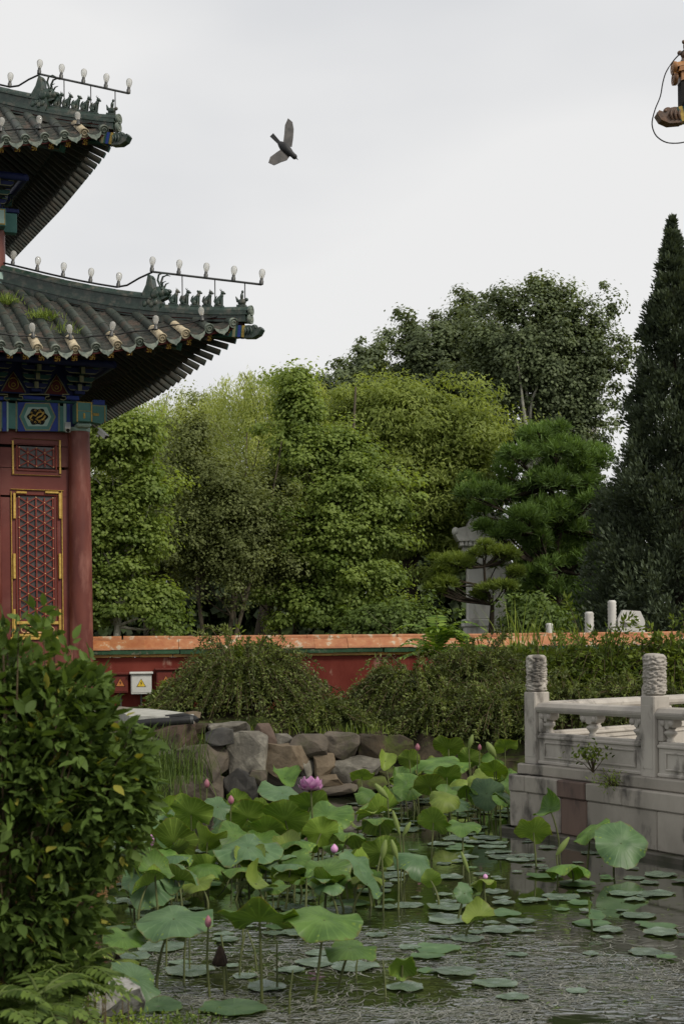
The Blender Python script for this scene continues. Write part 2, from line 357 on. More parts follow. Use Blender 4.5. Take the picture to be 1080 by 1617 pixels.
def broad_tree(name, label, base_px, d, top_py, blobs, mat, nc, nl, cr, L, W, r0=.16, bark=bark_grey, group=None, gz=1.05, lo=.3, inner=.45, limbn=24, seed=1, droop=.25, flat=.75, up=.6, trunks=1, cat='tree', tint_up=.25, spire=0):
    b = P(base_px, HY, d); base = Vector((b.x, d, gz - .1))
    root = empty(name, (base.x, base.y, gz), label, cat, group)
    cen, out = shell(blobs, d, nc, inner)
    c2, o2 = shell(blobs, d, int(nc*.20), .95); c2 = c2 + o2*cr*(.4 + 1.3*rng.random((len(o2), 1))); cen = np.vstack([cen, c2]); out = np.vstack([out, o2])      # sprays standing out of the outline
    if spire:                                                # leaf masses strung along rising limbs, sky between them
        en, eo = shell(blobs, d, nc, .80); tx = P(base_px, top_py, d).x; cs, os_ = [], []
        for q, u in zip(en, eo):
            s0 = np.array([tx + (q[0]-tx)*.45, d + (q[1]-d)*.45, q[2] - (.35*abs(q[0]-tx) + 2.2*rng.random() + .8)])
            for t in np.linspace(.25, 1.12, spire) + rng.normal(size=spire)*.03:
                cs.append(s0 + (q-s0)*t + rng.normal(size=3)*.28); os_.append(u)
        c3, o3 = shell(blobs, d, int(nc*1.0), .1); cen = np.vstack([cs, c3]); out = np.vstack([os_, o3])
    ok_ = cen[:, 2] > gz + .25; cen, out = cen[ok_], out[ok_]
    z0, z1 = cen[:, 2].min(), cen[:, 2].max()
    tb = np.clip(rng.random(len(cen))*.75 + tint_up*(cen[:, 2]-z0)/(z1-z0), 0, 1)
    A = clumps(cen, out, nl, cr, L, W, droop=droop, flat=flat, up=up, tbase=tb)
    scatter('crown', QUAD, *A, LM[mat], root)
    mb = MB(); order = rng.permutation(len(cen)); ends = [cen[i] for i in order]
    top = P(base_px, top_py, d)
    for k in range(trunks):
        o = Vector((rng.normal()*.35, rng.normal()*.3, 0)) if trunks > 1 else Vector((0, 0, 0))
        tp = Vector((top.x, d, top.z)) + o*3.0
        limbs(mb, base + o*.3, tp, ends[k*limbn:(k+1)*limbn], r0*(1 if trunks == 1 else .6), seed+k, limbn, lo)
    mb.build('trunk', bark, root)
    return root

# far poplars, tallest things behind
broad_tree('poplar_tree', 'tall dark poplar with pale forked trunk, highest crown behind the pine', 843, 78, 450,
    [(835,530,80,80), (880,560,70,80), (790,520,60,60), (905,490,32,45), (845,460,35,32), (805,475,30,32), (940,600,40,75), (860,640,90,60), (955,480,16,28), (965,530,22,30), (770,600,50,60), (985,570,14,26), (935,690,40,60)],
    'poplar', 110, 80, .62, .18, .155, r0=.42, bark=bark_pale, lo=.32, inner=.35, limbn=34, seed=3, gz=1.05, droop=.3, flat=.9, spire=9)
broad_tree('poplar_tree', 'broad dark poplar left of the tallest one, above the round locust tree', 690, 84, 500,
    [(690,560,75,55), (640,560,60,40), (740,530,50,50), (655,505,22,28), (700,510,24,26), (745,490,30,26), (600,585,45,35), (720,620,80,70), (650,620,60,50), (580,580,22,20), (770,640,50,60)],
    'poplar', 100, 80, .62, .18, .155, r0=.40, bark=bark_dark, lo=.3, inner=.4, seed=5, spire=9)
broad_tree('dark_tree', 'low dark round-leaved tree at the left end of the far tree line', 560, 80, 590,
    [(545,595,35,28), (520,600,20,15), (585,570,22,20), (560,630,50,45), (505,610,12,10), (600,640,50,40)],
    'poplar', 42, 90, .6, .18, .16, r0=.3, bark=bark_dark, seed=6, spire=7)
# far wood closing the view under the crowns
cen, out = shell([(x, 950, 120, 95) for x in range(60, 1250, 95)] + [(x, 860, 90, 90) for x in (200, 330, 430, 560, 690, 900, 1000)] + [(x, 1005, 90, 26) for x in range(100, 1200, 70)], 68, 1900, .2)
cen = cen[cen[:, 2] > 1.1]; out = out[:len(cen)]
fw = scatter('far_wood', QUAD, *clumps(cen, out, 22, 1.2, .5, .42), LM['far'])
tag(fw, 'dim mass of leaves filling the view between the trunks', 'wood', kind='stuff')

# willows
def willow(label, base_px, d, top_py, blobs, ns, Ls, seed):
    b = P(base_px, HY, d); root = empty('willow_tree', (b.x, d, 1.05), label, 'tree', 'willows behind the grey-green trees')
    cen, out = shell(blobs, d, ns, .8); keep = out[:, 2] > -.35; cen, out = cen[keep], out[keep]
    n = len(cen); k = 42; Lk_ = Ls*(.5+.8*rng.random(n)); t = np.linspace(0, 1, k)
    jit = np.array([out[:, 0], out[:, 1], out[:, 2]*0]).T*.35
    clump = np.round(cen*.8)
    tb = np.clip(.5 + .5*np.sin(clump[:, 0]*3.1 + clump[:, 2]*1.7) + rng.normal(size=n)*.15, 0, 1)
    C = cen[:, None, :] + jit[:, None, :]*np.sqrt(t)[None, :, None]*1.2 - np.array([0, 0, 1])*(t[None, :, None]*Lk_[:, None, None]) + rng.normal(size=(n, k, 3))*.07
    C[:, :, 2] += .5*np.sin(np.pi*t)[None]*.3
    m = n*k; C = C.reshape(-1, 3); keep = C[:, 2] > 2.5
    D = nrm(np.array([0, 0, -1.0]) + rng.normal(size=(m, 3))*.6); Nn = nrm(np.repeat(out, k, 0) + rng.normal(size=(m, 3))*.5)
    tint = np.repeat(tb, k)*.6 + rng.random(m)*.4
    scatter('crown', QUAD, C[keep], D[keep], Nn[keep], .15, .032, tint[keep], LM['willow'], root)
    mb = MB(); tp = P(base_px, top_py+30, d); idx = rng.permutation(n)[:26]
    limbs(mb, (b.x, d, .95), (tp.x, d, tp.z), [cen[i] for i in idx], .32, seed, 26, .35); mb.build('trunk', bark_dark, root)
willow('domed willow with long pale hanging strands, top just right of the eave tip', 425, 50, 595, [(405,625,80,42), (450,622,60,45), (345,655,65,40), (400,700,110,70), (515,690,50,50), (420,760,80,50)], 2300, 2.4, 11)
willow('lower willow half hidden under the eave beside the red column', 255, 52, 640, [(235,668,80,42), (300,655,60,45), (190,700,50,45), (260,740,110,60)], 1350, 2.2, 12)

# round locust
broad_tree('locust_tree', 'big round yellow-green locust tree left of the stone tablet', 655, 45, 640,
    [(640,680,80,70), (700,700,75,75), (590,690,55,55), (650,650,65,42), (725,740,60,60), (610,760,70,60), (680,790,80,60), (740,690,40,45), (560,660,40,40), (640,840,70,40), (715,850,40,40)],
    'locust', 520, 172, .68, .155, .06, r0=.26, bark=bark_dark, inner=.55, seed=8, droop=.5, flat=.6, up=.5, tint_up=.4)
# maples
broad_tree('maple_tree', 'bright green maple with a slim pointed top, right of the grey-green trees', 550, 37, 610,
    [(472,650,26,38), (467,598,12,26), (548,715,26,40), (505,725,48,42), (440,850,38,30), (612,800,26,22), (462,705,20,26), (560,790,42,50), (520,790,50,45), (545,860,62,45), (570,930,52,50), (500,850,55,60), (595,850,26,18), (515,950,75,45), (600,905,24,18)],
    'maple', 430, 200, .48, .095, .083, r0=.14, inner=.45, seed=9, droop=.35, flat=.72, up=.65)
broad_tree('maple_tree', 'light green maple with spreading lower branches next to the red column', 195, 33, 700,
    [(185,710,48,40), (160,800,40,45), (205,850,50,30), (185,905,60,32), (245,945,48,20), (160,950,45,40), (270,972,28,12), (150,690,30,30), (215,680,30,24), (230,770,30,28), (120,860,40,60)],
    'maple', 250, 190, .44, .095, .083, r0=.11, bark=bark_pale, inner=.4, seed=10, droop=.35, flat=.65, up=.65)
# grey-green small-leaved trees in front of the willows
for k, (bx, d, tp, bl, lab) in enumerate([
    (240, 38, 720, [(235,770,60,45), (215,830,60,55), (275,820,55,60), (240,880,65,40), (285,760,30,50), (215,725,28,35)], 'grey-green small-leaved tree nearest the red column, with thin leaning stems'),
    (345, 36, 680, [(305,725,38,40), (345,785,55,50), (300,840,55,55), (385,830,60,60), (335,880,65,42), (305,675,20,26)], 'grey-green small-leaved tree in the middle of the grove, with pale bare twigs'),
    (450, 37.5, 730, [(440,785,42,40), (420,825,60,50), (475,850,55,65), (445,893,62,42), (490,800,30,40)], 'grey-green small-leaved tree at the right of the grove, against the maple')]):
    broad_tree('small_leaved_tree', lab, bx, d, tp, bl, 'grey', 400, 132, .50, .085, .052, r0=.12, bark=bark_grey, group='grey-green trees of the grove', inner=.35, seed=20+k, trunks=4, limbn=14, lo=.25, droop=.3)
# dark shrubs at the foot of the trees, just behind the wall
for (px, w, top, lab) in [(620, 75, 955, 'dark rounded bush behind the wall below the locust tree'), (845, 42, 975, 'dark bush behind the wall at the foot of the pine')]:
    broad_tree('background_bush', lab, px, 34, 985, [(px, 990, w, 1033-993), (px+w*.5, 1000, w*.5, 30), (px-w*.5, 1000, w*.5, 30)], 'under', 150, 44, .35, .12, .07, r0=.05, seed=30, trunks=3, limbn=8, lo=.1, cat='bush', inner=.4)

# pines: flat pads of needles on crooked limbs
def pine(label, trunk_px, d, pads, mat, nt_, nlen, nwid, r0, group=None, name='pine_tree', gz=1.05):
    pts = [P(*(list(q) + [d])) for q in trunk_px]; pts[0].z = gz - .1
    root = empty(name, (pts[0].x, d, gz), label, 'tree', group)
    mb = MB(); k = len(pts); mb.tube(pts, [r0*(1-.75*i/(k-1)) for i in range(k)], 8)
    sub = []                                                  # each pad breaks into uneven smaller ones
    for p in pads:
        sub.append((p[0], p[1], p[2]*.62, p[3]*.8, p[4] if len(p) > 4 else 0))
        for _ in range(4): sub.append((p[0] + rng.normal()*p[2]*.55, p[1] + rng.normal()*p[3]*.55, p[2]*rng.uniform(.28, .5), p[3]*rng.uniform(.35, .75), (p[4] if len(p) > 4 else 0) + rng.normal()*p[2]*.5*d/F))
    pads = sub
    Cs, Ds, tb = [], [], []
    area = np.array([p[2]*p[3] for p in pads], float); area /= area.sum()
    for p, a in zip(pads, area):
        px, py, rx, ry = p[:4]; dd = p[4] if len(p) > 4 else 0
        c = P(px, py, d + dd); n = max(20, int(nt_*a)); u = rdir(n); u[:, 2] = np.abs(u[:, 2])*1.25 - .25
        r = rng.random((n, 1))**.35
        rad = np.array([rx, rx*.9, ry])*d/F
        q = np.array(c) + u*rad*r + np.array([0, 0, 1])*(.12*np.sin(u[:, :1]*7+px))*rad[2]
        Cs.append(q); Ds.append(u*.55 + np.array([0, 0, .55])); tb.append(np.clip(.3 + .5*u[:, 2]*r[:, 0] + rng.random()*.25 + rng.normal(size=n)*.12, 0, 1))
        zi = np.argmin([abs(t.z - c.z + .3) for t in pts]); s = pts[int(zi)]
        e = Vector(c); e.z -= rad[2]*.2
        mid = s.lerp(e, .55) + Vector((0, 0, -.06*(e-s).length))
        mb.tube([s, mid, e], [r0*.4, r0*.25, r0*.08], 5)
        for _ in range(3):
            j = rng.integers(len(q)); mb.tube([mid.lerp(e, rng.random()), Vector(q[j])], [r0*.12, r0*.03], 4, caps=False)
    C = np.concatenate(Cs); D0 = np.concatenate(Ds); tb = np.concatenate(tb); kk = 12; m = len(C)*kk
    D = nrm(np.repeat(D0, kk, 0) + rng.normal(size=(m, 3))*.55)
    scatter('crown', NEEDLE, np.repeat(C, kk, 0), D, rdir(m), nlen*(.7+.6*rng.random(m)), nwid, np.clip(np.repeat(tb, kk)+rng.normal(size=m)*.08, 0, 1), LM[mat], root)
    mb.build('trunk', bark_dark, root)
pads = [(845,690,45,22), (880,715,70,28,-.5), (810,730,45,24), (925,735,40,26), (865,765,75,28,-1), (800,775,50,22), (925,790,45,24), (850,815,75,30,-1), (818,790,36,20,.5), (900,840,70,30), (845,850,36,22,-1), (875,880,70,30,.5),
        (930,890,50,28), (845,910,40,20,-1), (870,935,65,28), (920,950,55,30), (845,965,35,24), (880,985,75,28), (812,838,14,6,-2.0), (762,834,20,4,-2.0), (792,846,18,4,-2.0), (730,820,0.1,0.1)]
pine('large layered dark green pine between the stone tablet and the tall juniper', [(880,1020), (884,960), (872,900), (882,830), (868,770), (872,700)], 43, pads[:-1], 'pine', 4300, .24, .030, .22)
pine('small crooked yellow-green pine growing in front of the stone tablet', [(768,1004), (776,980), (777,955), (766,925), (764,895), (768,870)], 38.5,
     [(725,893,36,16), (800,880,30,13,.3), (762,874,40,9), (700,905,32,15), (705,925,30,13,-.3), (815,902,18,8), (795,927,40,7,-.5), (758,944,14,5), (690,930,20,10)], 'pine2', 1250, .17, .022, .085)

# tall juniper cone
def juniper():
    d = 37.0; tip = P(1060, 345, d); b = P(1075, HY, d)
    root = empty('juniper_tree', (b.x, d, 1.05), 'tall dark cone-shaped juniper rising at the right edge', 'tree')
    n = 1500; t = rng.random(n)**.62                         # 0 tip .. 1 foot
    half = np.interp(t, [0, .05, .1, .2, .37, .52, .66, .88, 1], [.01, .10, .26, .60, .92, 1.32, 1.85, 2.35, 2.25])
    a = rng.random(n)*2*math.pi; lump = 1 + .14*np.sin(3*a + 17*t) + .13*np.sin(5*a - 31*t) + .09*np.sin(7*a + 53*t) + rng.normal(size=n)*.09
    r = half*lump*(.35 + .65*rng.random(n)**.35)
    cx = tip.x + (b.x - tip.x)*t; z = tip.z + (1.5 - tip.z)*t
    cen = np.stack([cx + r*np.cos(a), d + r*np.sin(a), z], -1); out = np.stack([np.cos(a), np.sin(a), 0*a], -1)
    k = 68; rep = np.repeat(np.arange(n), k); m = len(rep); cr = np.interp(t, [0, .1, 1], [.06, .17, .40])[rep]
    off = nrm(rng.normal(size=(m, 3)))*(rng.random((m, 1))**.6)
    C = cen[rep] + off*cr[:, None]*np.array([1, 1, 1.2])
    D = nrm(out[rep]*.6 + off*.8 + np.array([0, 0, .75]) + rng.normal(size=(m, 3))*.3)
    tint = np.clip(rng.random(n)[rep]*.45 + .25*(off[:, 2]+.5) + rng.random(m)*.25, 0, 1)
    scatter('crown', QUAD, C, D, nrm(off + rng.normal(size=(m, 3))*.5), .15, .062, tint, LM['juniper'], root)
    mb = MB(); mb.tube([(b.x, d, .9), (b.x, d, 4), (tip.x, d, tip.z - .3)], [.2, .15, .02], 8); mb.build('trunk', bark_dark, root)
juniper()
# ------------------------------------------------------------------ pavilion
tile_green = pmat('tile_dark_green', lin('1f3229'), lin('35453c'), scale=9, rough=.38, bump=.25, bscale=30, c3=lin('5c5a50'), s3=7, p3=(.5,.68), vary=.22, spec=.5)
tile_tube = pmat('tile_tube_weathered', lin('2f3833'), lin('434740'), scale=6, rough=.5, bump=.35, bscale=30, c3=lin('4c4239'), s3=4, p3=(.52,.68), vary=.25, spec=.45)
tile_pan = pmat('tile_pan_weathered', lin('2c322e'), lin('42423c'), scale=8, rough=.7, bump=.4, bscale=30, c3=lin('524840'), s3=5, p3=(.5,.65), vary=.2)
tile_cream = pmat('tile_replaced_cream', lin('a89a80'), lin('c0b498'), scale=9, rough=.7, bump=.3, c3=lin('6a6254'), s3=12, p3=(.5,.7), vary=.1)
tile_end = pmat('tile_end_grey_green', lin('55625a'), lin('7f8478'), scale=12, rough=.6, bump=.4, c3=lin('3d4641'), s3=16, vary=.2)
red_lac = pmat('red_lacquer', lin('562820'), lin('6a362a'), scale=2.5, rough=.48, bump=.12, bscale=25, spec=.4, c3=lin('85564a'), s3=4, p3=(.50,.72), stretch=(1,1,.3), vary=.05)
red_wall = pmat('red_brown_door_paint', lin('5c2a24'), lin('6a342c'), scale=1.5, rough=.5, bump=.05, bscale=12, c3=lin('6d4038'), s3=2.2, p3=(.5,.75), vary=.05)
red_deep = pmat('maroon_board', lin('4c1a1a'), lin('5a2422'), rough=.7, bump=.1, vary=.1)
gold = pmat('gold_paint', lin('a8873c'), lin('c8a858'), scale=20, rough=.42, bump=.15, bscale=60, metallic=.35, spec=.5, vary=.06)
gold_dull = pmat('gold_dull', lin('8a7434'), lin('a48c48'), scale=20, rough=.5, bump=.15, bscale=60, metallic=.2, vary=.1)
paint_blue = pmat('paint_blue', lin('2c4090'), lin('283878'), scale=5, rough=.6, bump=.05, vary=.08)
paint_teal = pmat('paint_teal', lin('44726c'), lin('527e76'), scale=5, rough=.6, bump=.05, vary=.08)
paint_pale = pmat('paint_pale_green', lin('8fa9a0'), lin('9fb4aa'), scale=5, rough=.6, bump=.05, vary=.05)
paint_dkgreen = pmat('paint_dark_green', lin('1f4440'), lin('28504a'), scale=5, rough=.6, bump=.05, vary=.1)
paint_dkblue = pmat('paint_dark_blue', lin('1b2550'), lin('222c5c'), scale=5, rough=.6, bump=.05, vary=.1)
trim = pmat('paint_trim_line', lin('8c8a6a'), lin('6f7058'), scale=12, rough=.6, bump=.05, vary=.05)
wood_dark = pmat('rafter_wood_dark', lin('363d39'), lin('46423a'), scale=6, rough=.75, bump=.1, vary=.2)
black_gap = pmat('dark_interior', lin('1c1b1a'), lin('242220'), rough=.9, bump=0, vary=0)
paper = pmat('window_paper_grey', lin('4c4846'), lin('3a3432'), scale=2, rough=.35, bump=.05, spec=.5, vary=0)
metal_grey = pmat('metal_grey', lin('4a4b4a'), lin('5c5c5a'), rough=.45, bump=.05, metallic=.5, vary=.05)
cable_blk = pmat('black_cable', lin('1d1d1d'), lin('262626'), rough=.5, bump=0, vary=0)
def glassmat():
    m, nt, b, out = new_mat('bulb_glass'); N, Lk = nt.nodes.new, nt.links.new
    t = N('ShaderNodeBsdfTransparent'); t.inputs[0].default_value = (.93, .93, .91, 1)
    g = N('ShaderNodeBsdfGlossy'); g.inputs['Roughness'].default_value = .03
    d = N('ShaderNodeBsdfDiffuse'); d.inputs[0].default_value = (.75, .74, .70, 1)
    f = N('ShaderNodeLayerWeight'); f.inputs[0].default_value = .2
    x1 = N('ShaderNodeMixShader'); Lk(f.outputs['Fresnel'], x1.inputs[0]); Lk(t.outputs[0], x1.inputs[1]); Lk(g.outputs[0], x1.inputs[2])
    x2 = N('ShaderNodeMixShader'); x2.inputs[0].default_value = .36; Lk(x1.outputs[0], x2.inputs[1]); Lk(d.outputs[0], x2.inputs[2]); Lk(x2.outputs[0], out.inputs[0])
    return m
bulb_glass = glassmat()

TH = R(22); TW = R(27)
fv = Vector((-math.cos(TH), -math.sin(TH), 0))          # along the front, to the left
wv = Vector((-math.sin(TW), math.cos(TW), 0))           # along the right side, to the back
nf = Vector((math.sin(TH), -math.cos(TH), 0))           # outward from the front
CC = P(129, 1033, 26.0); CC.z = 0
UU = CC + (fv + wv)*1.20                                 # upper storey corner
pav = empty('pavilion', (CC.x, CC.y, 1.0), 'double-eaved red pavilion corner with dark green tiled roofs and painted beams', 'pavilion')

def fac(px, py, n=0.0, o=CC):
    """pixel -> (distance left of the corner column, height) on a plane parallel to the front"""
    q = P(px, py, 1.0); c = Vector((0, 0, EYE)); r = q - c
    p0 = o + nf*n; t = (p0 - c).dot(nf) / r.dot(nf); h = c + r*t
    return ((h - p0).dot(fv), h.z)
def FM(n=0.0, o=CC):
    """frame of the front: x to the right seen from outside, y inward, z up"""
    x = -fv; y = -nf
    M = Matrix(((x.x, y.x, 0, o.x + nf.x*n), (x.y, y.y, 0, o.y + nf.y*n), (0, 0, 1, 0), (0, 0, 0, 1)))
    return M
def frect(mb, px0, py0, px1, py1, n0, n1, m=0, bev=0, o=CC):
    """plate on the front given by its pixel rectangle, from depth n0 out to n1"""
    a0, z1 = fac(px0, py0, n1, o); a1, z0 = fac(px1, py1, n1, o)
    zt, zb = max(z0, z1), min(z0, z1)
    mb.box((-a0, -n1, zb), (-a1, -n0, zt), FM(0, o), m, bev)

# --- tile piece meshes
def half_tube(r0, r1, L, n=7, th=.02):
    m = MB(); vs = []
    for x, r in ((0, r0), (L, r1)):
        for k in range(n+1):
            t = math.pi*k/n; vs.append((r*math.cos(t), x, r*math.sin(t)))
    m.add(vs, [(k, k+1, n+2+k, n+1+k) for k in range(n)], 0, True)
    m.add([(0, 0, -.02)] + vs[:n+1], [(0, k+2, k+1) for k in range(n)], 0)
    return m
tube_me = half_tube(.092, .085, .36).mesh('tube_tile', tile_tube)
cream_me = half_tube(.092, .085, .36).mesh('tube_tile_cream', tile_cream)
ridge_me = half_tube(.085, .08, .46).mesh('ridge_cap_tile', tile_green)
def disc_mesh(mt):
    m = MB(); M = Matrix.Rotation(R(90), 4, 'X')
    m.lathe([(.088, -.03), (.092, .02), (.078, .024), (.070, .012), (.050, .012), (.046, .024), (.030, .024), (.026, .012), (.006, .020)], 16, M)
    return m.mesh('tile_end_disc', mt)
disc_me, disc_cream = disc_mesh(tile_end), disc_mesh(tile_cream)
m = MB()
prof = [(-.135, .05), (-.115, -.015), (-.075, -.062), (-.03, -.085), (0, -.118), (.03, -.085), (.075, -.062), (.115, -.015), (.135, .05), (.075, .008), (0, -.008), (-.075, .008)]
m.prism(prof, -.012, .012); drip_me = m.mesh('drip_tile', tile_end)
prof2 = [(-.10, .012), (-.06, -.028), (0, -.05), (.06, -.028), (.10, .012), (.05, -.012), (0, -.024), (-.05, -.012)]
def frame_mat(o, y, z):
    """matrix at o: y axis along y, z as near z as can be"""
    y = Vector(y).normalized(); x = y.cross(Vector(z)).normalized(); z2 = x.cross(y)
    return Matrix(((x.x, y.x, z2.x, o[0]), (x.y, y.y, z2.y, o[1]), (x.z, y.z, z2.z, o[2]), (0, 0, 0, 1)))

def bulb_meshes():
    g = MB(); g.lathe([(.022, 0), (.028, .03), (.050, .08), (.064, .13), (.066, .17), (.055, .205), (.03, .228), (.006, .235)], 14)
    s = MB(); s.lathe([(.045, -.085), (.045, -.01), (.034, .0), (.034, .04), (.024, .045)], 12)
    fl = MB(); fl.tube([(0, 0, .03), (0, 0, .09)], .012, 6); fl.tube([(-.02, 0, .09), (-.012, 0, .13), (.012, 0, .13), (.02, 0, .09)], .004, 4)
    return g.mesh('bulb', bulb_glass), s.mesh('socket', metal_grey), fl.mesh('filament_stem', tile_cream)
bulb_me, socket_me, fil_me = bulb_meshes()
def bulb(parent, p, tilt=(0, 0), s=1.0):
    M = Matrix.Translation(p) @ Matrix.Rotation(tilt[0], 4, 'X') @ Matrix.Rotation(tilt[1], 4, 'Y') @ Matrix.Scale(s, 4)
    M = M @ Matrix.Scale(.86, 4); b = place('bulb', bulb_me, parent, M); place('socket', socket_me, b, M); place('filament_stem', fil_me, b, M)

def beast_mesh(v):
    """small seated roof beast facing +x"""
    m = MB()
    m.ball((-.02, 0, .11), (.065, .05, .11), rot=Matrix.Rotation(R(18), 3, 'Y'))
    m.ball((.035, 0, .20), (.045, .04, .07), rot=Matrix.Rotation(R(12), 3, 'Y'))
    m.ball((.055, 0, .275), (.048, .038, .042)); m.ball((.098, 0, .262), (.032, .024, .022))
    for s in (-1, 1):
        m.tube([(.045, s*.028, .17), (.06, s*.03, .07), (.062, s*.03, 0)], [.022, .017, .02], 6)
        m.ball((-.03, s*.045, .05), (.055, .022, .055)); m.ball((.015, s*.045, .015), (.04, .018, .018))
        if v % 3 == 0: m.tube([(.04, s*.022, .30), (.03, s*.028, .345)], [.014, .003], 5)
        elif v % 3 == 1: m.ball((.03, s*.04, .29), (.02, .01, .026))
        else: m.tube([(.04, s*.022, .30), (.0, s*.03, .335), (.015, s*.03, .36)], [.012, .008, .003], 5)
    m.tube([(-.07, 0, .04), (-.115, 0, .09), (-.10, 0, .17), (-.075, 0, .21)], [.022, .026, .02, .006], 6)
    m.box((-.1, -.05, -.03), (.1, .05, .012))
    return m.mesh('ridge_beast', tile_green)
def dragon_mesh(h=1.0):
    """large ridge beast: scaly upright body, maned neck, snout with two horns, facing +x"""
    m = MB()
    m.prism([(-.20, 0), (.18, 0), (.20, .16), (.12, .30), (.0, .36), (-.10, .62), (-.16, .66), (-.17, .45), (-.22, .30)], -.10, .10)
    m.ball((.10, 0, .34), (.16, .12, .13)); m.ball((.22, 0, .36), (.10, .085, .075)); m.ball((.29, 0, .39), (.045, .06, .04))
    m.prism([(.12, .25), (.30, .30), (.29, .27), (.14, .19)], -.07, .07)
    for s in (-1, 1):
        m.tube([(.12, s*.05, .45), (.05, s*.07, .56), (.06, s*.08, .66), (.14, s*.08, .70), (.22, s*.075, .685)], [.026, .023, .018, .014, .006], 6)
        m.tube([(.14, s*.05, .45), (.16, s*.06, .53), (.22, s*.06, .56)], [.02, .014, .005], 6)
        m.ball((.17, s*.085, .41), (.03, .02, .028)); m.ball((.04, s*.10, .30), (.09, .03, .09))
        for i in range(4): m.ball((-.13 + i*.07, s*.10, .10 + .05*(i % 2)), (.05, .022, .06))
    for i in range(5): m.ball((-.17 + .012*i, 0, .2 + .1*i), (.045, .09, .05))
    return m.mesh('ridge_dragon', tile_green)
def corner_head_mesh():
    """hollow beast head capping the corner beam, facing +x"""
    m = MB()
    m.prism([(-.16, -.13), (.06, -.15), (.20, -.09), (.27, .02), (.24, .07), (.17, .05), (.10, .10), (-.02, .13), (-.16, .13)], -.10, .10)
    m.ball((.21, 0, .045), (.05, .085, .04)); m.ball((.07, 0, .10), (.07, .10, .05)); m.ball((-.06, 0, -.02), (.11, .115, .12))
    for s in (-1, 1):
        for i in range(3): m.tube([(-.12 + .07*i, s*.105, -.08), (-.09 + .07*i, s*.125, .0), (-.12 + .07*i, s*.105, .08)], [.022, .028, .015], 6)
        m.ball((.13, s*.09, .06), (.03, .03, .03))
    return m.mesh('corner_beam_head', tile_green)
beasts = [beast_mesh(v) for v in range(3)]; dragon_me = dragon_mesh(); chead_me = corner_head_mesh()
def rider_mesh():
    m = MB(); m.ball((0, 0, .08), (.10, .05, .075)); m.ball((.10, 0, .13), (.045, .035, .04)); m.tube([(-.09, 0, .1), (-.15, 0, .2)], [.04, .01], 6)
    m.ball((-.01, 0, .20), (.035, .04, .075)); m.ball((0, 0, .295), (.028, .028, .034)); m.tube([(.06, 0, .1), (.08, 0, 0)], [.02, .02], 6); m.box((-.1, -.05, -.03), (.1, .05, .02))
    return m.mesh('rider_figure', tile_green)
rider_me = rider_mesh()

class Roof:
    """one eave corner: edges run from the corner along f and along w"""
    def __init__(s, org, f, w, o, k, ze, up, run, rise, Lc=2.7):
        s.f, s.w, s.o, s.k, s.ze, s.up, s.run, s.rise, s.Lc = f, w, o, k, ze, up, run, rise, Lc
        s.corner = org - (f + w)*o; s.diag = -(f + w).normalized()
    def S(s, t, q, side, dz=0.0):
        a, b = (s.f, s.w) if side == 0 else (s.w, s.f)
        e = max(0.0, 1 - t/s.Lc)**1.6; fade = max(0.0, 1 - q/s.run); x = q/s.run
        p = s.corner + a*t + b*q + s.diag*(s.k*e*fade)
        return Vector((p.x, p.y, s.ze + s.up*e*fade + s.rise*(1.28*x - .28*x*x) + dz))

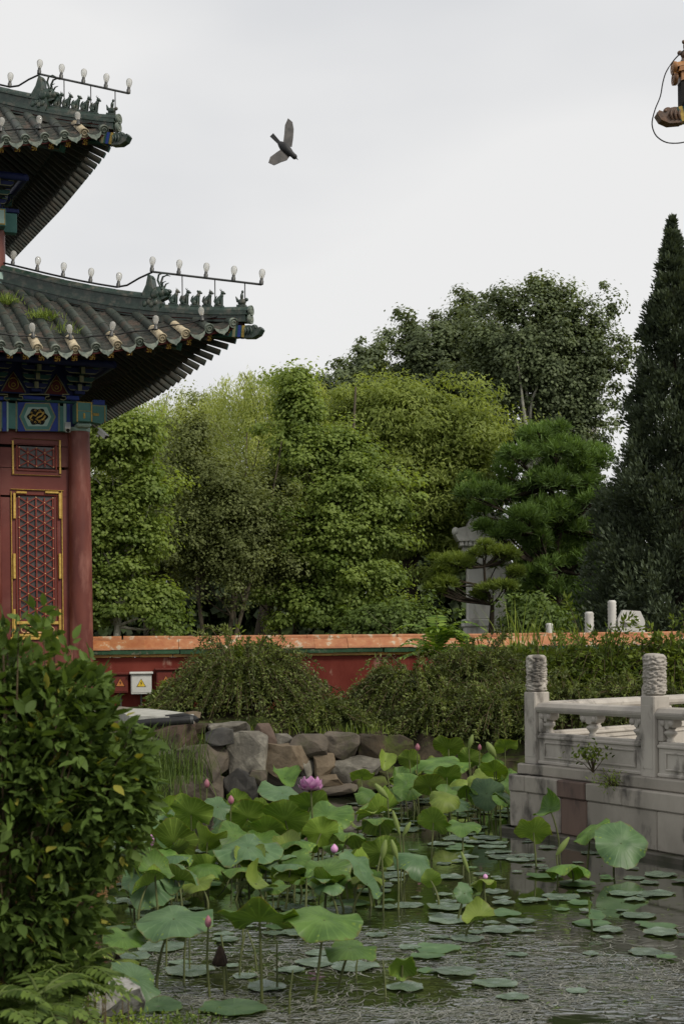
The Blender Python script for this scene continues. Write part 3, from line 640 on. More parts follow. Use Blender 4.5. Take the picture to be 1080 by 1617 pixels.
def build_roof(rf, parent, tag_name, Lf, Lw, sp, tile_mats, cream=(), full_side=True, rafter_sp=.27, lamp_skip=None):
    """tiles, rafters, boards, hip ridge of one eave corner; every piece a part of the roof"""
    roof = MB()                                               # bedding under the tiles, both slopes
    for side, L in ((0, Lf), (1, Lw)):
        nt_, nq = int(L/.3), 8
        vs = []
        for i in range(nt_+1):
            t = L*i/nt_
            for j in range(nq+1): vs.append(rf.S(t, (0 if side == 0 else min(.14, t)) + (min(t, rf.run) - (0 if side == 0 else min(.14, t)))*j/nq, side, .0))
        roof.add(vs, [(i*(nq+1)+j, (i+1)*(nq+1)+j, (i+1)*(nq+1)+j+1, i*(nq+1)+j+1) for i in range(nt_) for j in range(nq)], 0, False)
    ro = roof.build(tag_name, tile_mats['pan'], parent)
    # tube tiles, ends, drips on the front slope; pan courses between
    pan = MB(); n = int(Lf/sp)
    for i in range(n):
        t = sp*(i + .55); q1 = min(t, rf.run) - .03
        k = max(1, int(round(q1/.33)))
        for j in range(k):
            qa, qb = q1*j/k, q1*(j+1)/k
            a, b_ = rf.S(t, qa, 0, .045), rf.S(t, qb, 0, .045)
            sc_ = (b_-a).length/.345
            M = frame_mat(a, b_-a, (0, 0, 1)) @ Matrix.Diagonal((1, sc_, 1, 1))
            me = tile_mats['cream'] if (i in cream and j == 0) else tile_mats['tube']
            place('tube_tile', me, ro, M)
        a = rf.S(t, 0, 0, .06); b_ = rf.S(t, .3, 0, .06); dr = (a-b_).normalized()
        M = frame_mat(a + dr*.015, -dr, (0, 0, 1))
        place('tile_end', tile_mats['disc_c'] if i in cream else tile_mats['disc'], ro, M)
        t2 = t + sp/2; a = rf.S(t2, -.05, 0, .015); b2 = rf.S(t2+.1, -.05, 0, .015)
        x = (rf.S(t2-.1, 0, 0) - rf.S(t2+.1, 0, 0)).normalized(); y = Vector((0, 0, 1)).cross(x).normalized()
        z = x.cross(y)
        M = Matrix(((x.x, y.x, z.x, a.x), (x.y, y.y, z.y, a.y), (x.z, y.z, z.z, a.z), (0, 0, 0, 1))) @ Matrix.Rotation(R(-8), 4, 'X')
        place('drip_tile', tile_mats['drip'], ro, M)
        q1 = min(t2, rf.run) - .05; k = max(1, int(q1/.105))
        for j in range(k):
            qa, qb = q1*j/k, q1*(j+1)/k
            for h in range(4):                                # concave course, front lip raised
                ta, tb_ = t2 - sp*.34 + sp*.17*h, t2 - sp*.34 + sp*.17*(h+1)
                da, db = .045*((h-2)/2)**2 + .012, .045*((h-1)/2)**2 + .012
                pan.add([rf.S(ta, qa-.03, 0, da+.02), rf.S(tb_, qa-.03, 0, db+.02), rf.S(tb_, qb, 0, db), rf.S(ta, qb, 0, da), rf.S(ta, qa-.03, 0, da-.01), rf.S(tb_, qa-.03, 0, db-.01)],
                        [(0,1,2,3), (4,5,1,0)])
    po = pan.build('pan_tiles', tile_mats['pan'], ro); po['kind'] = 'stuff'
    # side slope: tubes and drips joined, hardly seen from the pond
    sm = MB()
    for i in range(int(Lw/sp)):
        t = sp*(i + .55); q1 = min(t, rf.run)
        sm.tube([rf.S(t, .10 + (q1-.3)*j/4, 1, .05) for j in range(5)], .088, 8) if q1 > .5 else None
    so = sm.build('side_tube_tiles', tile_mats['tubemat'], ro); so['kind'] = 'stuff'
    # boards and rafters
    under = MB()
    for side, L in ((0, Lf), (1, Lw)):
        nt_ = int(L/.3); vs = []
        for i in range(nt_+1):
            t = L*i/nt_
            for j in range(4): vs.append(rf.S(t, (.05 if side == 0 else .18) + min(t, rf.o+.35)*j/3, side, -.03))
        under.add(vs, [(i*4+j, i*4+j+1, (i+1)*4+j+1, (i+1)*4+j) for i in range(nt_) for j in range(3)], 0)
    under.build('eave_board', red_deep, ro)
    fas = MB()
    for side, L in ((0, Lf), (1, Lw)):
        nt_ = int(L/.25)
        for i in range(nt_):
            fas.beam(rf.S(L*i/nt_, .05 if side == 0 else .16, side, -.045), rf.S(L*(i+1)/nt_, .05 if side == 0 else .16, side, -.045), .04, .09)
    fas.build('fascia_board', red_deep, ro)
    for side, L in ((0, Lf), (1, Lw)):
        rsp = rafter_sp if side == 0 else .18
        for i in range(int(L/rsp)):
            t = rsp*(i + .6)
            fan = min(1.0, t/(rf.o*1.6)); ti = rf.o + (t - rf.o)*(1 if t > rf.o*1.6 else .35 + .65*fan*fan) if t < rf.o*1.6 else t
            ti = max(ti, min(t, rf.o)*1.0)
            a = rf.S(t, .10 if side == 0 else -.04, side, -.165 if side == 0 else -.12); qi = min(rf.o, .95)
            tm = t + (ti-t)*qi/rf.o
            b_ = rf.S(tm, qi, side, -.13)
            mb = MB(); mb.beam(b_, a, *((.11, .11) if side == 0 else (.085, .10)), 0, m_end=1)
            e = (a-b_).normalized()
            if side == 0:                                     # gilded end with a fret of raised bars
                x = e.cross(Vector((0, 0, 1))).normalized(); y = x.cross(e); c = a + e*.004
                for (u0, v0, u1, v1) in ((-.042,0,.042,0), (0,-.042,0,.042), (-.042,.042,0,.042), (0,-.042,.042,-.042), (.042,0,.042,.042), (-.042,-.042,-.042,0)):
                    mb.beam(c + x*u0 + y*v0, c + x*u1 + y*v1, .017, .017, 2, up=e)
                mb.build('flying_rafter', [wood_dark, red_deep, gold], ro)
            else: mb.build('flying_rafter', [wood_dark, paint_dkgreen], ro)
            a = rf.S(tm, .62, side, -.25); qe = min(rf.o + .15, max(ti - .1, .75)); b_ = rf.S(max(ti, qe), qe, side, -.24)
            mb = MB(); mb.tube([b_, a], .052, 8, smooth=False); mb.tube([a, a + (a-b_).normalized()*.004], .03, 8, 1, smooth=False)
            mb.build('round_rafter', [wood_dark, trim if side == 0 else paint_dkgreen], ro)
    return ro

def hip_ridge(rf, parent, s_b, mat, names, gap=.0, smax=None, dragon=dragon_me, beasts_=beasts, rider=rider_me, head=chead_me, n_beast=5, cap=ridge_me, disc=None, lift=0.0, back=0.0):
    smax = smax or rf.run
    Hh = lambda s, dz=0: rf.S(max(s, 0), max(s, 0), 0, dz) + (rf.diag*(-s) if s < 0 else Vector((0, 0, 0)))
    hd = (Hh(0) - Hh(smax)); hd.z = 0; hd.normalize()
    rg = MB()
    def sweep(s0, s1, wd, z0, z1, n=12):
        vs = []; side = hd.cross(Vector((0, 0, 1)))
        for i in range(n+1):
            s = s0 + (s1-s0)*i/n
            for a, z in ((-1, z0), (1, z0), (1, z1), (-1, z1)): vs.append(Hh(s, z) + side*(a*wd/2))
        rg.add(vs, [(i*4+j, i*4+(j+1) % 4, (i+1)*4+(j+1) % 4, (i+1)*4+j) for i in range(n) for j in range(4)] + [(3,2,1,0), (n*4, n*4+1, n*4+2, n*4+3)])
    # a low front stretch, a taller stretch behind the ridge dragon
    if lift:                                                  # dark bedding block that carries a raised ridge
        sweep(back-.02, smax, .16, -.05, lift)
        base_ = rg.build('ridge_bedding', black_gap, parent); rg = MB()
    Hh0 = Hh; Hh = lambda s, dz=0: Hh0(s, dz + lift)
    sweep(back-.02, smax, .20, .0, .12); sweep(back-.05, s_b, .25, .121, .15); sweep(back-.03, s_b, .17, .151, .20)
    sweep(s_b, smax, .26, .121, .17); sweep(s_b, smax, .17, .171, .34); sweep(s_b, smax, .24, .341, .375)
    r = rg.build('hip_ridge', mat, parent)
    for s0, s1, z in ((back-.06, s_b-.1, .20), (s_b+.12, smax, .375)):
        k = max(1, int(round((s1-s0)*1.41/.45)))
        for i in range(k):
            a, b_ = Hh(s0 + (s1-s0)*i/k, z), Hh(s0 + (s1-s0)*(i+1)/k, z)
            place('ridge_tile', cap, r, frame_mat(a, b_-a, (0, 0, 1)) @ Matrix.Diagonal((1, (b_-a).length/.45, 1, 1)))
    def stand(s, dz, me, nm, sc_=1.0):
        p = Hh(s, dz); d = Hh(s-.1, dz) - Hh(s+.1, dz); d.normalize()
        z = Vector((0, 0, 1)); y = z.cross(d).normalized(); x = d; z = x.cross(y)
        M = Matrix(((x.x, y.x, z.x, p.x), (x.y, y.y, z.y, p.y), (x.z, y.z, z.z, p.z), (0, 0, 0, 1))) @ Matrix.Scale(sc_, 4)
        return place(nm, me, r, M)
    stand(s_b + .02, .14, dragon, 'ridge_dragon', .98)
    s0, s1 = s_b - .20, .13 + back
    for i in range(n_beast):
        stand(s0 + (s1-s0)*i/(n_beast), .30, beasts_[(i*2) % 3], 'ridge_beast', .85)
    stand(s1 - .09, .30, rider, 'rider_figure', .85)
    # end disc, corner beams and the beast head that caps the upper one
    a = Hh(back-.06, .21); M = frame_mat(a + hd*.03, -hd, (0, 0, 1)); place('tile_end', disc or disc_me, r, M)
    a = Hh(back-.03, .06); place('tile_end', disc or disc_me, r, frame_mat(a + hd*.05, -hd, (0, 0, 1)))
    Hh = Hh0
    mb = MB(); e0, e1 = Hh(-.02, -.17), Hh(.95, -.22); mb.beam(e1, e0, .17, .20, 0, m_end=1)
    d = (e0-e1).normalized()
    for k, mm in ((.02, 2), (.10, 3), (.20, 4)): mb.beam(e0 - d*(k+.055), e0 - d*k, .178, .208, mm)
    mb.build('upper_corner_beam', [paint_dkgreen, gold_dull, gold_dull, paint_blue, trim], r)
    mb = MB(); e0 = Hh(.62, -.40); e1 = Hh(rf.o+.1, -.36); mb.beam(e1, e0, .20, .24, 0, m_end=1)
    d = (e0-e1).normalized(); x = d.cross(Vector((0, 0, 1))).normalized(); y = x.cross(d)
    for sgn in (-1, 1): mb.beam(e1 + x*.1*sgn - y*.11, e0 + x*.1*sgn - y*.11, .012, .02, 2)
    mb.ball(e0 - d*.02, (.07, .07, .11), m=1)
    mb.build('lower_corner_beam', [paint_dkgreen, paint_teal, trim], r)
    z = Vector((0, 0, 1)); x = hd; y = z.cross(x)
    p = Hh(-.02, -.17) + hd*.08
    M = Matrix(((x.x, y.x, 0, p.x), (x.y, y.y, 0, p.y), (0, 0, 1, p.z), (0, 0, 0, 1)))
    place('corner_beam_head', head, r, M @ Matrix.Scale(.82, 4))
    return r, Hh

gm = dict(pan=tile_pan, tube=tube_me, cream=cream_me, disc=disc_me, disc_c=disc_cream, drip=drip_me, tubemat=tile_tube)
ZL = P(0, 549, 23.7).z; ZU = P(0, 226, 24.9).z
lower = Roof(CC, fv, wv, 1.75, .86, ZL, .64, 2.95, 1.80)
upper = Roof(UU, fv, wv, 1.50, .38, ZU, .50, 3.2, 2.2)
lo_roof = build_roof(lower, pav, 'lower_roof', 6.6, 6.8, .31, gm, cream=(2, 3, 5, 7, 9, 12))
up_roof = build_roof(upper, pav, 'upper_roof', 4.2, 6.5, .31, gm, cream=(1, 6))
lo_ridge, HL = hip_ridge(lower, pav, .88, tile_green, None)
up_ridge, HU = hip_ridge(upper, pav, .90, tile_green, None, smax=2.6)

# --- columns
def column(o, r0, z0, z1, name='column', mat=red_lac):
    mb = MB(); k = 7
    mb.lathe([(r0*(1 - .10*(i/(k-1))**1.5), z0 + (z1-z0)*i/(k-1)) for i in range(k)], 28, Matrix.Translation((o.x, o.y, 0)))
    return mb.build(name, mat, pav)
zb = 1.15; a_, z_arch0 = fac(129, 682); a_, z_arch1 = fac(129, 626)
CR = .222
for j in range(3): column(CC + fv*(1.66*j), CR, zb, z_arch0 - .01)
for j in range(1, 3): column(CC + wv*(1.9*j), CR, zb, z_arch0 - .01)
ring = MB()
for j in range(3):
    ring.lathe([(.205, z_arch0-.008), (.212, z_arch0+.06)], 28, Matrix.Translation(tuple(CC + fv*(1.66*j))))
ring.build('column_collar', paint_pale, pav)
# stone floor of the pavilion
mb = MB(); M = FM(); mb.box((-5.2, -1.0, .6), (.9, 5.5, 1.14), M, 0, .03)
stone_floor = pmat('pavilion_base_stone', lin('7d786c'), lin('928c80'), scale=3, rough=.8, bump=.3)
mb.build('stone_base', stone_floor, pav)

# --- door wall between the columns (front bay), with lattice lights
wall = MB()
for r_ in ((-6,676,118,706), (-6,738,118,785), (-6,978,118,1062), (-6,705.5,31,738.5), (85,705.5,118,738.5), (-6,784.5,30.5,978.5), (86,784.5,118,978.5)): frect(wall, *r_, -.10 if r_[2]-r_[0] > 100 else -.098, -.02 if r_[2]-r_[0] > 100 else -.0205)
wl_o = wall.build('door_panel', red_wall, pav)
side_wall = MB(); x = Matrix(((wv.x, -fv.x, 0, CC.x), (wv.y, -fv.y, 0, CC.y), (0, 0, 1, 0), (0, 0, 0, 1)))
side_wall.box((.1, -.25, zb), (3.8, -.15, z_arch0), x); side_wall.build('side_wall', red_wall, pav)
back = MB(); back.box((-4.9, .16, zb-.1), (-.12, .22, z_arch1+.9), FM()); back.build('inner_wall', black_gap, pav)
back = MB(); back.box((-3.3, .02, zb), (-1.75, .10, z_arch0), FM()); back.build('door_panel', red_wall, pav)
def frame(parent, px0, py0, px1, py1, w, n0, n1, mat, name='gilt_frame'):
    f = MB()
    frect(f, px0, py0, px1, py0+w, n0, n1, 0, .006); frect(f, px0, py1-w, px1, py1, n0, n1, 0, .006)
    frect(f, px0, py0+w, px0+w, py1-w, n0, n1-.002, 0, .006); frect(f, px1-w, py0+w, px1, py1-w, n0, n1-.002, 0, .006)
    return f.build(name, mat, parent)
def lattice(parent, px0, py0, px1, py1, nx, step, n):
    gl = MB(); frect(gl, px0-2, py0-2, px1+2, py1+2, n-.05, n-.03); gl.build('window_pane', paper, parent)
    bars = MB(); studs = MB(); M = FM()
    (a0, z0), (a1, z1) = fac(px0, py0, n), fac(px1, py1, n)
    W, Hh = a0-a1, z0-z1; X = lambda u: -a0 + u*W; dz = step/84.6; ny = int(round(Hh/dz)); dz = Hh/ny; dx = W/nx
    V = lambda u, v, e=0: M @ Vector((u, -n - e, v))
    for i in range(nx+1): bars.beam(V(-a0+i*dx, z1), V(-a0+i*dx, z0), .024, .02, 0, up=nf)
    for sgn in (1, -1):
        for j in range(-nx, ny*2+nx+1):
            pts = []
            for i in range(nx+1):
                v = z1 + dz*(j*.5*2 + (i*.5)*sgn)
                if z1-1e-4 <= v <= z0+1e-4: pts.append((-a0+i*dx, v))
            if len(pts) > 1: bars.beam(V(pts[0][0], pts[0][1], .003*sgn), V(pts[-1][0], pts[-1][1], .003*sgn), .020, .018, 0, up=nf)
    for i in range(nx+1):
        for j in range(ny+1):
            v = z1 + dz*(j + (.5 if i % 2 else 0))
            if v <= z0+1e-4: studs.ball(V(-a0+i*dx, v, .012), .015, nu=8, nv=5)
    lb = bars.build('lattice', pmat_red_bars, parent)
    studs.build('lattice_studs', gold_stud, lb)
pmat_red_bars = pmat('lattice_red', lin('6e2a20'), lin('7c3628'), rough=.5, bump=0, vary=0)
gold_stud = pmat('stud_pale_gold', lin('c09a70'), lin('c8a47c'), rough=.4, bump=0, metallic=.3, vary=0)
frame(wl_o, 19.5, 691.5, 97.5, 752, 3.6, -.02, .015, gold); frame(wl_o, 26, 700, 91, 745, 3, -.02, .003, pmat_red_bars, 'inner_frame')
lattice(wl_o, 31, 706.5, 85, 738, 4, 15.5, -.015)
frame(wl_o, 17.5, 771.5, 101.5, 1010, 4.0, -.02, .018, gold); frame(wl_o, 25, 780, 93, 984, 3, -.02, .004, pmat_red_bars, 'inner_frame')
lattice(wl_o, 30.5, 785, 86, 978, 4, 15.8, -.012)
def fit(*r):
    gc = MB(); frect(gc, *r[:4], -.02, r[4], 0, r[5]); gc.build('gilt_fitting', gold, wl_o)
for (x0, x1) in ((21.5, 26), (93.5, 98)):
    for (y0, y1) in ((778, 819), (874, 914), (962, 1004)): fit(x0, y0, x1, y1, .026, .006)
for (x0, x1) in ((26.2, 43), (72, 93.3)):
    fit(x0, 775.5, x1, 779.5, .024, .005)
fit(26.2, 981, 93.3, 986, .026, .006); fit(26.2, 1001, 93.3, 1005, .024, .005)
ct = MB()
a0, z0 = fac(34, 994.5, .01); a1, z1 = fac(86, 994.5, .01); M = FM(); hh = .05
loop = []
for k in range(9): t = math.pi/2 - math.pi*k/8; loop.append(M @ Vector((-a1 - hh + hh*math.cos(t), -.012, z0 + hh*math.sin(t))))
for k in range(9): t = -math.pi/2 - math.pi*k/8; loop.append(M @ Vector((-a0 + hh + hh*math.cos(t), -.012, z0 + hh*math.sin(t))))
ct.tube(loop + loop[:1], .012, 6, caps=False); ct.build('cartouche_ring', gold_stud, wl_o)
sill = MB(); frect(sill, -30, 1022, 128, 1119, -.02, .12, 0, .01); sill.build('door_sill', red_lac, pav)

# --- painted beam of the front
bm_ = MB(); frect(bm_, -150, 627, 122, 682, -.16, .10); beam_o = bm_.build('painted_beam', paint_teal, pav)
def plate(px_poly, n0, n1, mat, name, parent=beam_o):
    mb = MB(); M = FM(); pl = []
    for x, y in px_poly: a, z = fac(x, y, n1); pl.append((-a, z))
    mb.prism(pl, -n1, -n0, M); return mb.build(name, mat, parent)
def rectp(x0, y0, x1, y1, n, mat, name): return plate([(x0, y1), (x1, y1), (x1, y0), (x0, y0)], .09, n, mat, name)
for x0, x1, mt in ((-12, -2, paint_blue), (-2, 3, trim), (4.5, 11, paint_blue), (11.5, 14, paint_pale), (25.5, 27.5, trim), (93, 95, trim), (101, 105, paint_pale), (106, 111, paint_blue), (111.5, 122, paint_dkblue)):
    rectp(x0, 634, x1, 681, .104, mt, 'painted_band')
hexp = lambda s, cy=658: [(31+s*1.1, cy), (41+s*.6, cy+22-s), (79-s*.6, cy+22-s), (89-s*1.1, cy), (79-s*.6, cy-22+s), (41+s*.6, cy-22+s)]
rectp(29, 635, 92, 681, .104, paint_blue, 'painted_field')
plate(hexp(0), .1, .108, trim, 'hexagon_line'); plate(hexp(2), .1, .112, paint_teal, 'hexagon_band'); plate(hexp(7), .1, .116, paint_pale, 'hexagon_field')
med = [(60 + (15.5 + 1.6*math.cos(6*t))*math.cos(t), 658 + (13 + 1.4*math.cos(6*t))*math.sin(t)) for t in [2*math.pi*k/36 for k in range(36)]]
plate(med, .1, .12, black_gap, 'medallion')
mg = MB(); M = FM()
def onb(x, y, n): a, z = fac(x, y, n); return M @ Vector((-a, -n, z))
def curl(pts, r): mg.tube([onb(x, y, .124) for x, y in pts], r, 5)
curl([(48, 661), (52, 655), (57, 657), (60, 652), (65, 650), (69, 653), (66, 657), (61, 659), (57, 662), (62, 665), (68, 662), (72, 658)], .018)
for a in np.linspace(0, 2*math.pi, 11)[:-1]:
    cx, cy = 60 + 11.5*math.cos(a), 658 + 9.6*math.sin(a)
    curl([(cx-1.8, cy), (cx, cy-1.6), (cx+1.7, cy), (cx+.4, cy+1.4)], .010)
mg.build('medallion_scrollwork', gold, beam_o)
# cap rail and cloud ledge above the beam
lg = MB(); frect(lg, -150, 622, 128, 634, -.16, .14, 0, .01); lg.build('cap_rail', paint_dkgreen, pav)
cl = MB()
for x0 in (-28, 37, 105):
    for (u0, u1) in ((x0, x0+35),): frect(cl, u0, 624, u1 if u1 < 128 else 126, 632, .13, .16, 0, .02)
cl.build('cloud_ledge', paint_blue, pav)
ln = MB()
for x0 in (-28, 37, 105):
    pts = [(x0-9, 630.5), (x0-4, 632), (x0, 630), (x0-1, 626.5), (x0-6, 626), (x0-6, 623), (x0+5, 622.5), (x0+30, 622.5), (x0+41, 623), (x0+41, 626), (x0+36, 626.5), (x0+35, 630), (x0+39, 632), (x0+44, 630.5)]
    ln.tube([onb(x, y, .165) for x, y in pts if x < 126], .011, 5)
ln.build('cloud_line', trim, pav)
# beam heads crossing at the corner column
bh = MB(); frect(bh, 121.5, 634, 146.5, 666, .1, .50, 0, .012); bh.build('beam_head', paint_teal, pav)
b2 = MB(); frect(b2, 124.2, 637, 143.8, 648, .5, .506); frect(b2, 124.2, 650.5, 143.8, 663, .5, .506); b2.build('beam_head_panel', paint_pale if False else paint_teal, pav)
b3 = MB()
for r_ in ((121.5,634,146.5,636.4), (121.5,648,146.5,650), (121.5,636.4,123.8,666), (144.2,636.4,146.5,666)): frect(b3, *r_, .5, .512)
frect(b3, 132, 652, 135.5, 661, .5, .516, 0, .01)
b3.build('beam_head_line', gold_dull, pav)
b4 = MB(); frect(b4, 122, 666.5, 146, 674, .1, .40, 0, .05); b4.build('beam_head_bracket', paint_pale, pav)
b5 = MB(); M = FM()
a0, z1 = fac(140, 640); a1, z0 = fac(167.5, 671)
b5.prism([(-a0, z0+.03), (-a1-.1, z0), (-a1-.03, z0+.06), (-a1, z0+.06), (-a1, z1), (-a0, z1)], -.10, .10, M); bo = b5.build('beam_head', paint_teal, pav)
b6 = MB(); frect(b6, 147.5, 640, 167.2, 641.8, .1, .106); frect(b6, 165.5, 641.8, 167.2, 667, .1, .106); frect(b6, 147.5, 652, 157, 657, .1, .11, 0, .01); frect(b6, 148, 631, 166, 639.5, -.08, .09, 1)
b6.build('beam_head_line', [gold_dull, paint_blue], pav)

# --- bracket sets under the eaves
def bracket_set(o, along, outw, zb_, s=1.0, par=pav):
    mb = MB(); M = Matrix(((along.x, outw.x, 0, o.x), (along.y, outw.y, 0, o.y), (0, 0, 1, zb_), (0, 0, 0, 1))) @ Matrix.Scale(s, 4)
    mb.box((-.10, -.10, 0), (.10, .16, .07), M, 0, .015)
    for i in range(3):
        y = .06 + .15*i; z = .08 + .13*i; w = .20 + .05*i; mt = i % 2
        mb.prism([(-w, z+.05), (-w*.8, z), (w*.8, z), (w, z+.05), (w, z+.09), (-w, z+.09)], y-.03, y+.03, M, mt)
        mb.prism([(-w-.004, z+.048), (-w*.8, z-.004), (w*.8, z-.004), (w+.004, z+.048), (w*.8+.0, z+.012), (-w*.8, z+.012)], y+.028, y+.038, M, 2)
        for u in (-w*.85, 0, w*.85):
            mb.box((u-.05, y-.045, z+.092), (u+.05, y+.045, z+.128), M, 1-mt, .01)
            mb.box((u-.052, y+.044, z+.092), (u+.052, y+.050, z+.100), M, 2)
        mb.prism([(-.035, z-.02), (.035, z-.02), (.035, z+.10), (-.035, z+.10)], -.1, y+.12, M, 1-mt)
        mb.box((-.037, y+.12, z-.02), (.037, y+.126, z+.10), M, 2)
    return mb.build('bracket_set', [paint_dkblue, paint_dkgreen, trim], par)
za = fac(60, 621)[1]
for px in (124, 56, -12, -80): a, z = fac(px, 621); bracket_set(CC + fv*a, -fv, nf, za)
nw = Vector((math.cos(TW), math.sin(TW), 0))
for k in range(1, 6): bracket_set(CC + wv*(.78*k), wv, nw, za)
for px in (90, 22, -46):
    a, z = fac(px, 621); M = FM(); mb = MB()
    mb.prism([(-a-.21, za), (-a+.21, za), (-a+.10, za+.20), (-a, za+.36), (-a-.10, za+.20)], .0, .03, M, 0)
    pts = [(-a + .09*math.cos(t), za + .14 + (.09 + .03*max(0, math.sin(t)))*math.sin(t)) for t in [2*math.pi*k/14 for k in range(15)]]
    mb.tube([M @ Vector((u, -.006, v)) for u, v in pts], .010, 5, 1); mb.tube([M @ Vector((-a + .035*math.cos(t), -.006, za + .13 + .035*math.sin(t))) for t in [2*math.pi*k/8 for k in range(9)]], .010, 5, 1)
    edge = [(-a-.22, za), (-a-.11, za+.20), (-a, za+.37), (-a+.11, za+.20), (-a+.22, za)]
    mb.tube([M @ Vector((u, -.005, v)) for u, v in edge], .012, 5, 2)
    mb.build('flame_panel', [red_deep, gold_dull, trim], pav)
bk = MB(); bk.box((-5, .02, za-.02), (.05, .06, za+.75), FM(), 0); bk.build('bracket_backing', paint_dkblue, pav)
bk = MB(); bk.box((0, -.06, za-.02), (5, -.02, za+.75), x, 0); bk.build('bracket_backing', paint_dkblue, pav)
pl_ = MB()
for i in range(2): pl_.tube([CC + fv*-.55 + nf*(.5-.5*i) + Vector((0, 0, za+.52+.1*i)), CC + fv*5 + nf*(.5-.5*i) + Vector((0, 0, za+.52+.1*i))], .07, 10, 0)
pl_.tube([CC + wv*-.55 + nw*.5 + Vector((0, 0, za+.52)), CC + wv*5 + nw*.5 + Vector((0, 0, za+.52))], .07, 10, 0)
pl_.build('eave_purlin', paint_dkblue, pav)

# --- upper storey
zu0 = lower.ze + lower.rise - .25; zu1 = upper.ze - .35
mb = MB(); mb.lathe([(.17, zu0-.6), (.165, zu1-.35)], 24, Matrix.Translation((UU.x, UU.y, 0))); mb.build('upper_column', red_lac, pav)
def ubox(x0, x1, y0, y1, z0, z1, mat, name, bev=.01, m=FM(0, UU)): mb = MB(); mb.box((x0, y0, z0), (x1, y1, z1), m, 0, bev); return mb.build(name, mat, pav)
ubox(-4.5, -.1, .0, .1, zu0-.6, zu1, red_wall, 'upper_wall')
xs = Matrix(((wv.x, -fv.x, 0, UU.x), (wv.y, -fv.y, 0, UU.y), (0, 0, 1, 0), (0, 0, 0, 1)))
ubox(.1, 5, -.2, -.1, zu0-.6, zu1+.3, red_wall, 'upper_wall', m=xs)
ubox(-4.5, .38, -.10, .10, zu1-.72, zu1-.35, paint_teal, 'painted_beam'); ubox(-4.5, .42, -.13, .13, zu1-.345, zu1-.27, paint_dkblue, 'cap_rail')
ubox(-.13, .13, -.40, .1, zu1-.70, zu1-.37, paint_teal, 'beam_head'); ubox(-.11, .11, -.412, -.402, zu1-.68, zu1-.39, gold_dull, 'beam_head_line', 0)
ubox(-.095, .095, -.42, -.413, zu1-.66, zu1-.41, paint_pale, 'beam_head_panel', 0)
ubox(-.2, .2, -.2, .2, zu0+.22, zu0+.50, paint_pale, 'column_collar')
for k in range(4): bracket_set(UU + fv*(.02+.72*k), -fv, nf, zu1-.27)
for k in range(1, 6): bracket_set(UU + wv*(.72*k), wv, nw, zu1-.27)
ubox(-4.5, .05, .02, .06, zu1-.29, zu1+.45, paint_dkblue, 'bracket_backing', 0)
for sgn, (b0, b1) in enumerate(((fv*-.5 + nf*.45, fv*4 + nf*.45), (wv*-.5 + nw*.45, wv*5 + nw*.45))):
    mb = MB(); mb.tube([UU + b0 + Vector((0, 0, zu1+.24)), UU + b1 + Vector((0, 0, zu1+.24))], .07, 10); mb.build('eave_purlin', paint_dkblue, pav)
# roof body above the upper eave, out of frame
mb = MB(); apex = UU + (fv*2.2 + wv*2.4) + Vector((0, 0, upper.ze + 4.3)); c0 = upper.S(3.2, 3.2, 0, .0)
mb.tube([c0, apex], [.25, .2], 8); mb.build('upper_roof_crown', tile_green, pav)

# --- strings of lamp bulbs
def string_of_lamps(label, Hh, rf, flat_px, s_b, px_of, n_rail, eave_rows):
    root = empty('lamp_string', Hh(s_b, .4), label, 'lamps', 'bulb strings along the pavilion roofs')
    cb = MB(); pts = [Hh(s, .50) for s in np.linspace(rf.run if rf is lower else 2.5, s_b + .42, 9)]
    rail0 = Hh(s_b + .02, .86); rail1 = Hh(-.30, .60) + Vector((0, 0, .05))
    cb.tube(pts + [Hh(s_b + .30, .56), Hh(s_b + .16, .72), rail0 + Vector((0, 0, -.01))], .018, 6)
    cb.build('cable', cable_blk, root)
    rl = MB(); rl.tube([rail0, rail1], .020, 6); rl.build('rail', metal_grey, root)
    for k in (.28, .58, .85):
        p = rail0.lerp(rail1, k); st = MB(); q = p.copy(); s = s_b*(1-k) - .0
        st.tube([p, Vector((p.x, p.y, Hh(max(0.02, s_b + .02 - (s_b+.32)*k), .22).z))], .011, 5); st.build('stay', metal_grey, root)
    for k in range(n_rail):
        p = rail0.lerp(rail1, .0 + k/(n_rail-1)); bulb(root, p + Vector((0, 0, .075)), (0, R(5)))
    for s in flat_px: bulb(root, Hh(s, .575), (0, R(6)))
    return root
string_of_lamps('bulbs on cable and raised rail along the lower hip ridge', HL, lower, (1.28, 1.62, 1.98, 2.34, 2.70), .88, None, 5, ())
string_of_lamps('bulbs on cable and raised rail along the upper hip ridge', HU, upper, (1.32, 1.75, 2.15), .90, None, 5, ())
def eave_string(label, rf, rows, L):
    root = empty('lamp_string', rf.S(2, .15, 0, .2), label, 'lamps', 'bulb strings along the pavilion roofs')
    cb = MB(); n = int(L/.155); cb.tube([rf.S(.3 + L*i/n, .16, 0, .155 + .012*math.sin(i*1.9)) for i in range(n+1)], .014, 5); cb.build('cable', cable_blk, root)
    for t in rows: bulb(root, rf.S(t, .12, 0, .22), (R(10)*math.sin(t*9), R(8)*math.cos(t*7)), .95)
eave_string('bulbs standing along the lower front eave above the drip tiles', lower, [.31*(k + .55) + .31*.12 for k in (1, 3, 5, 7, 9, 11, 13, 15)], 5.5)
eave_string('bulbs standing along the upper front eave above the drip tiles', upper, [.31*(k + .55) + .05 for k in (1, 3, 5, 7, 9)], 3.5)

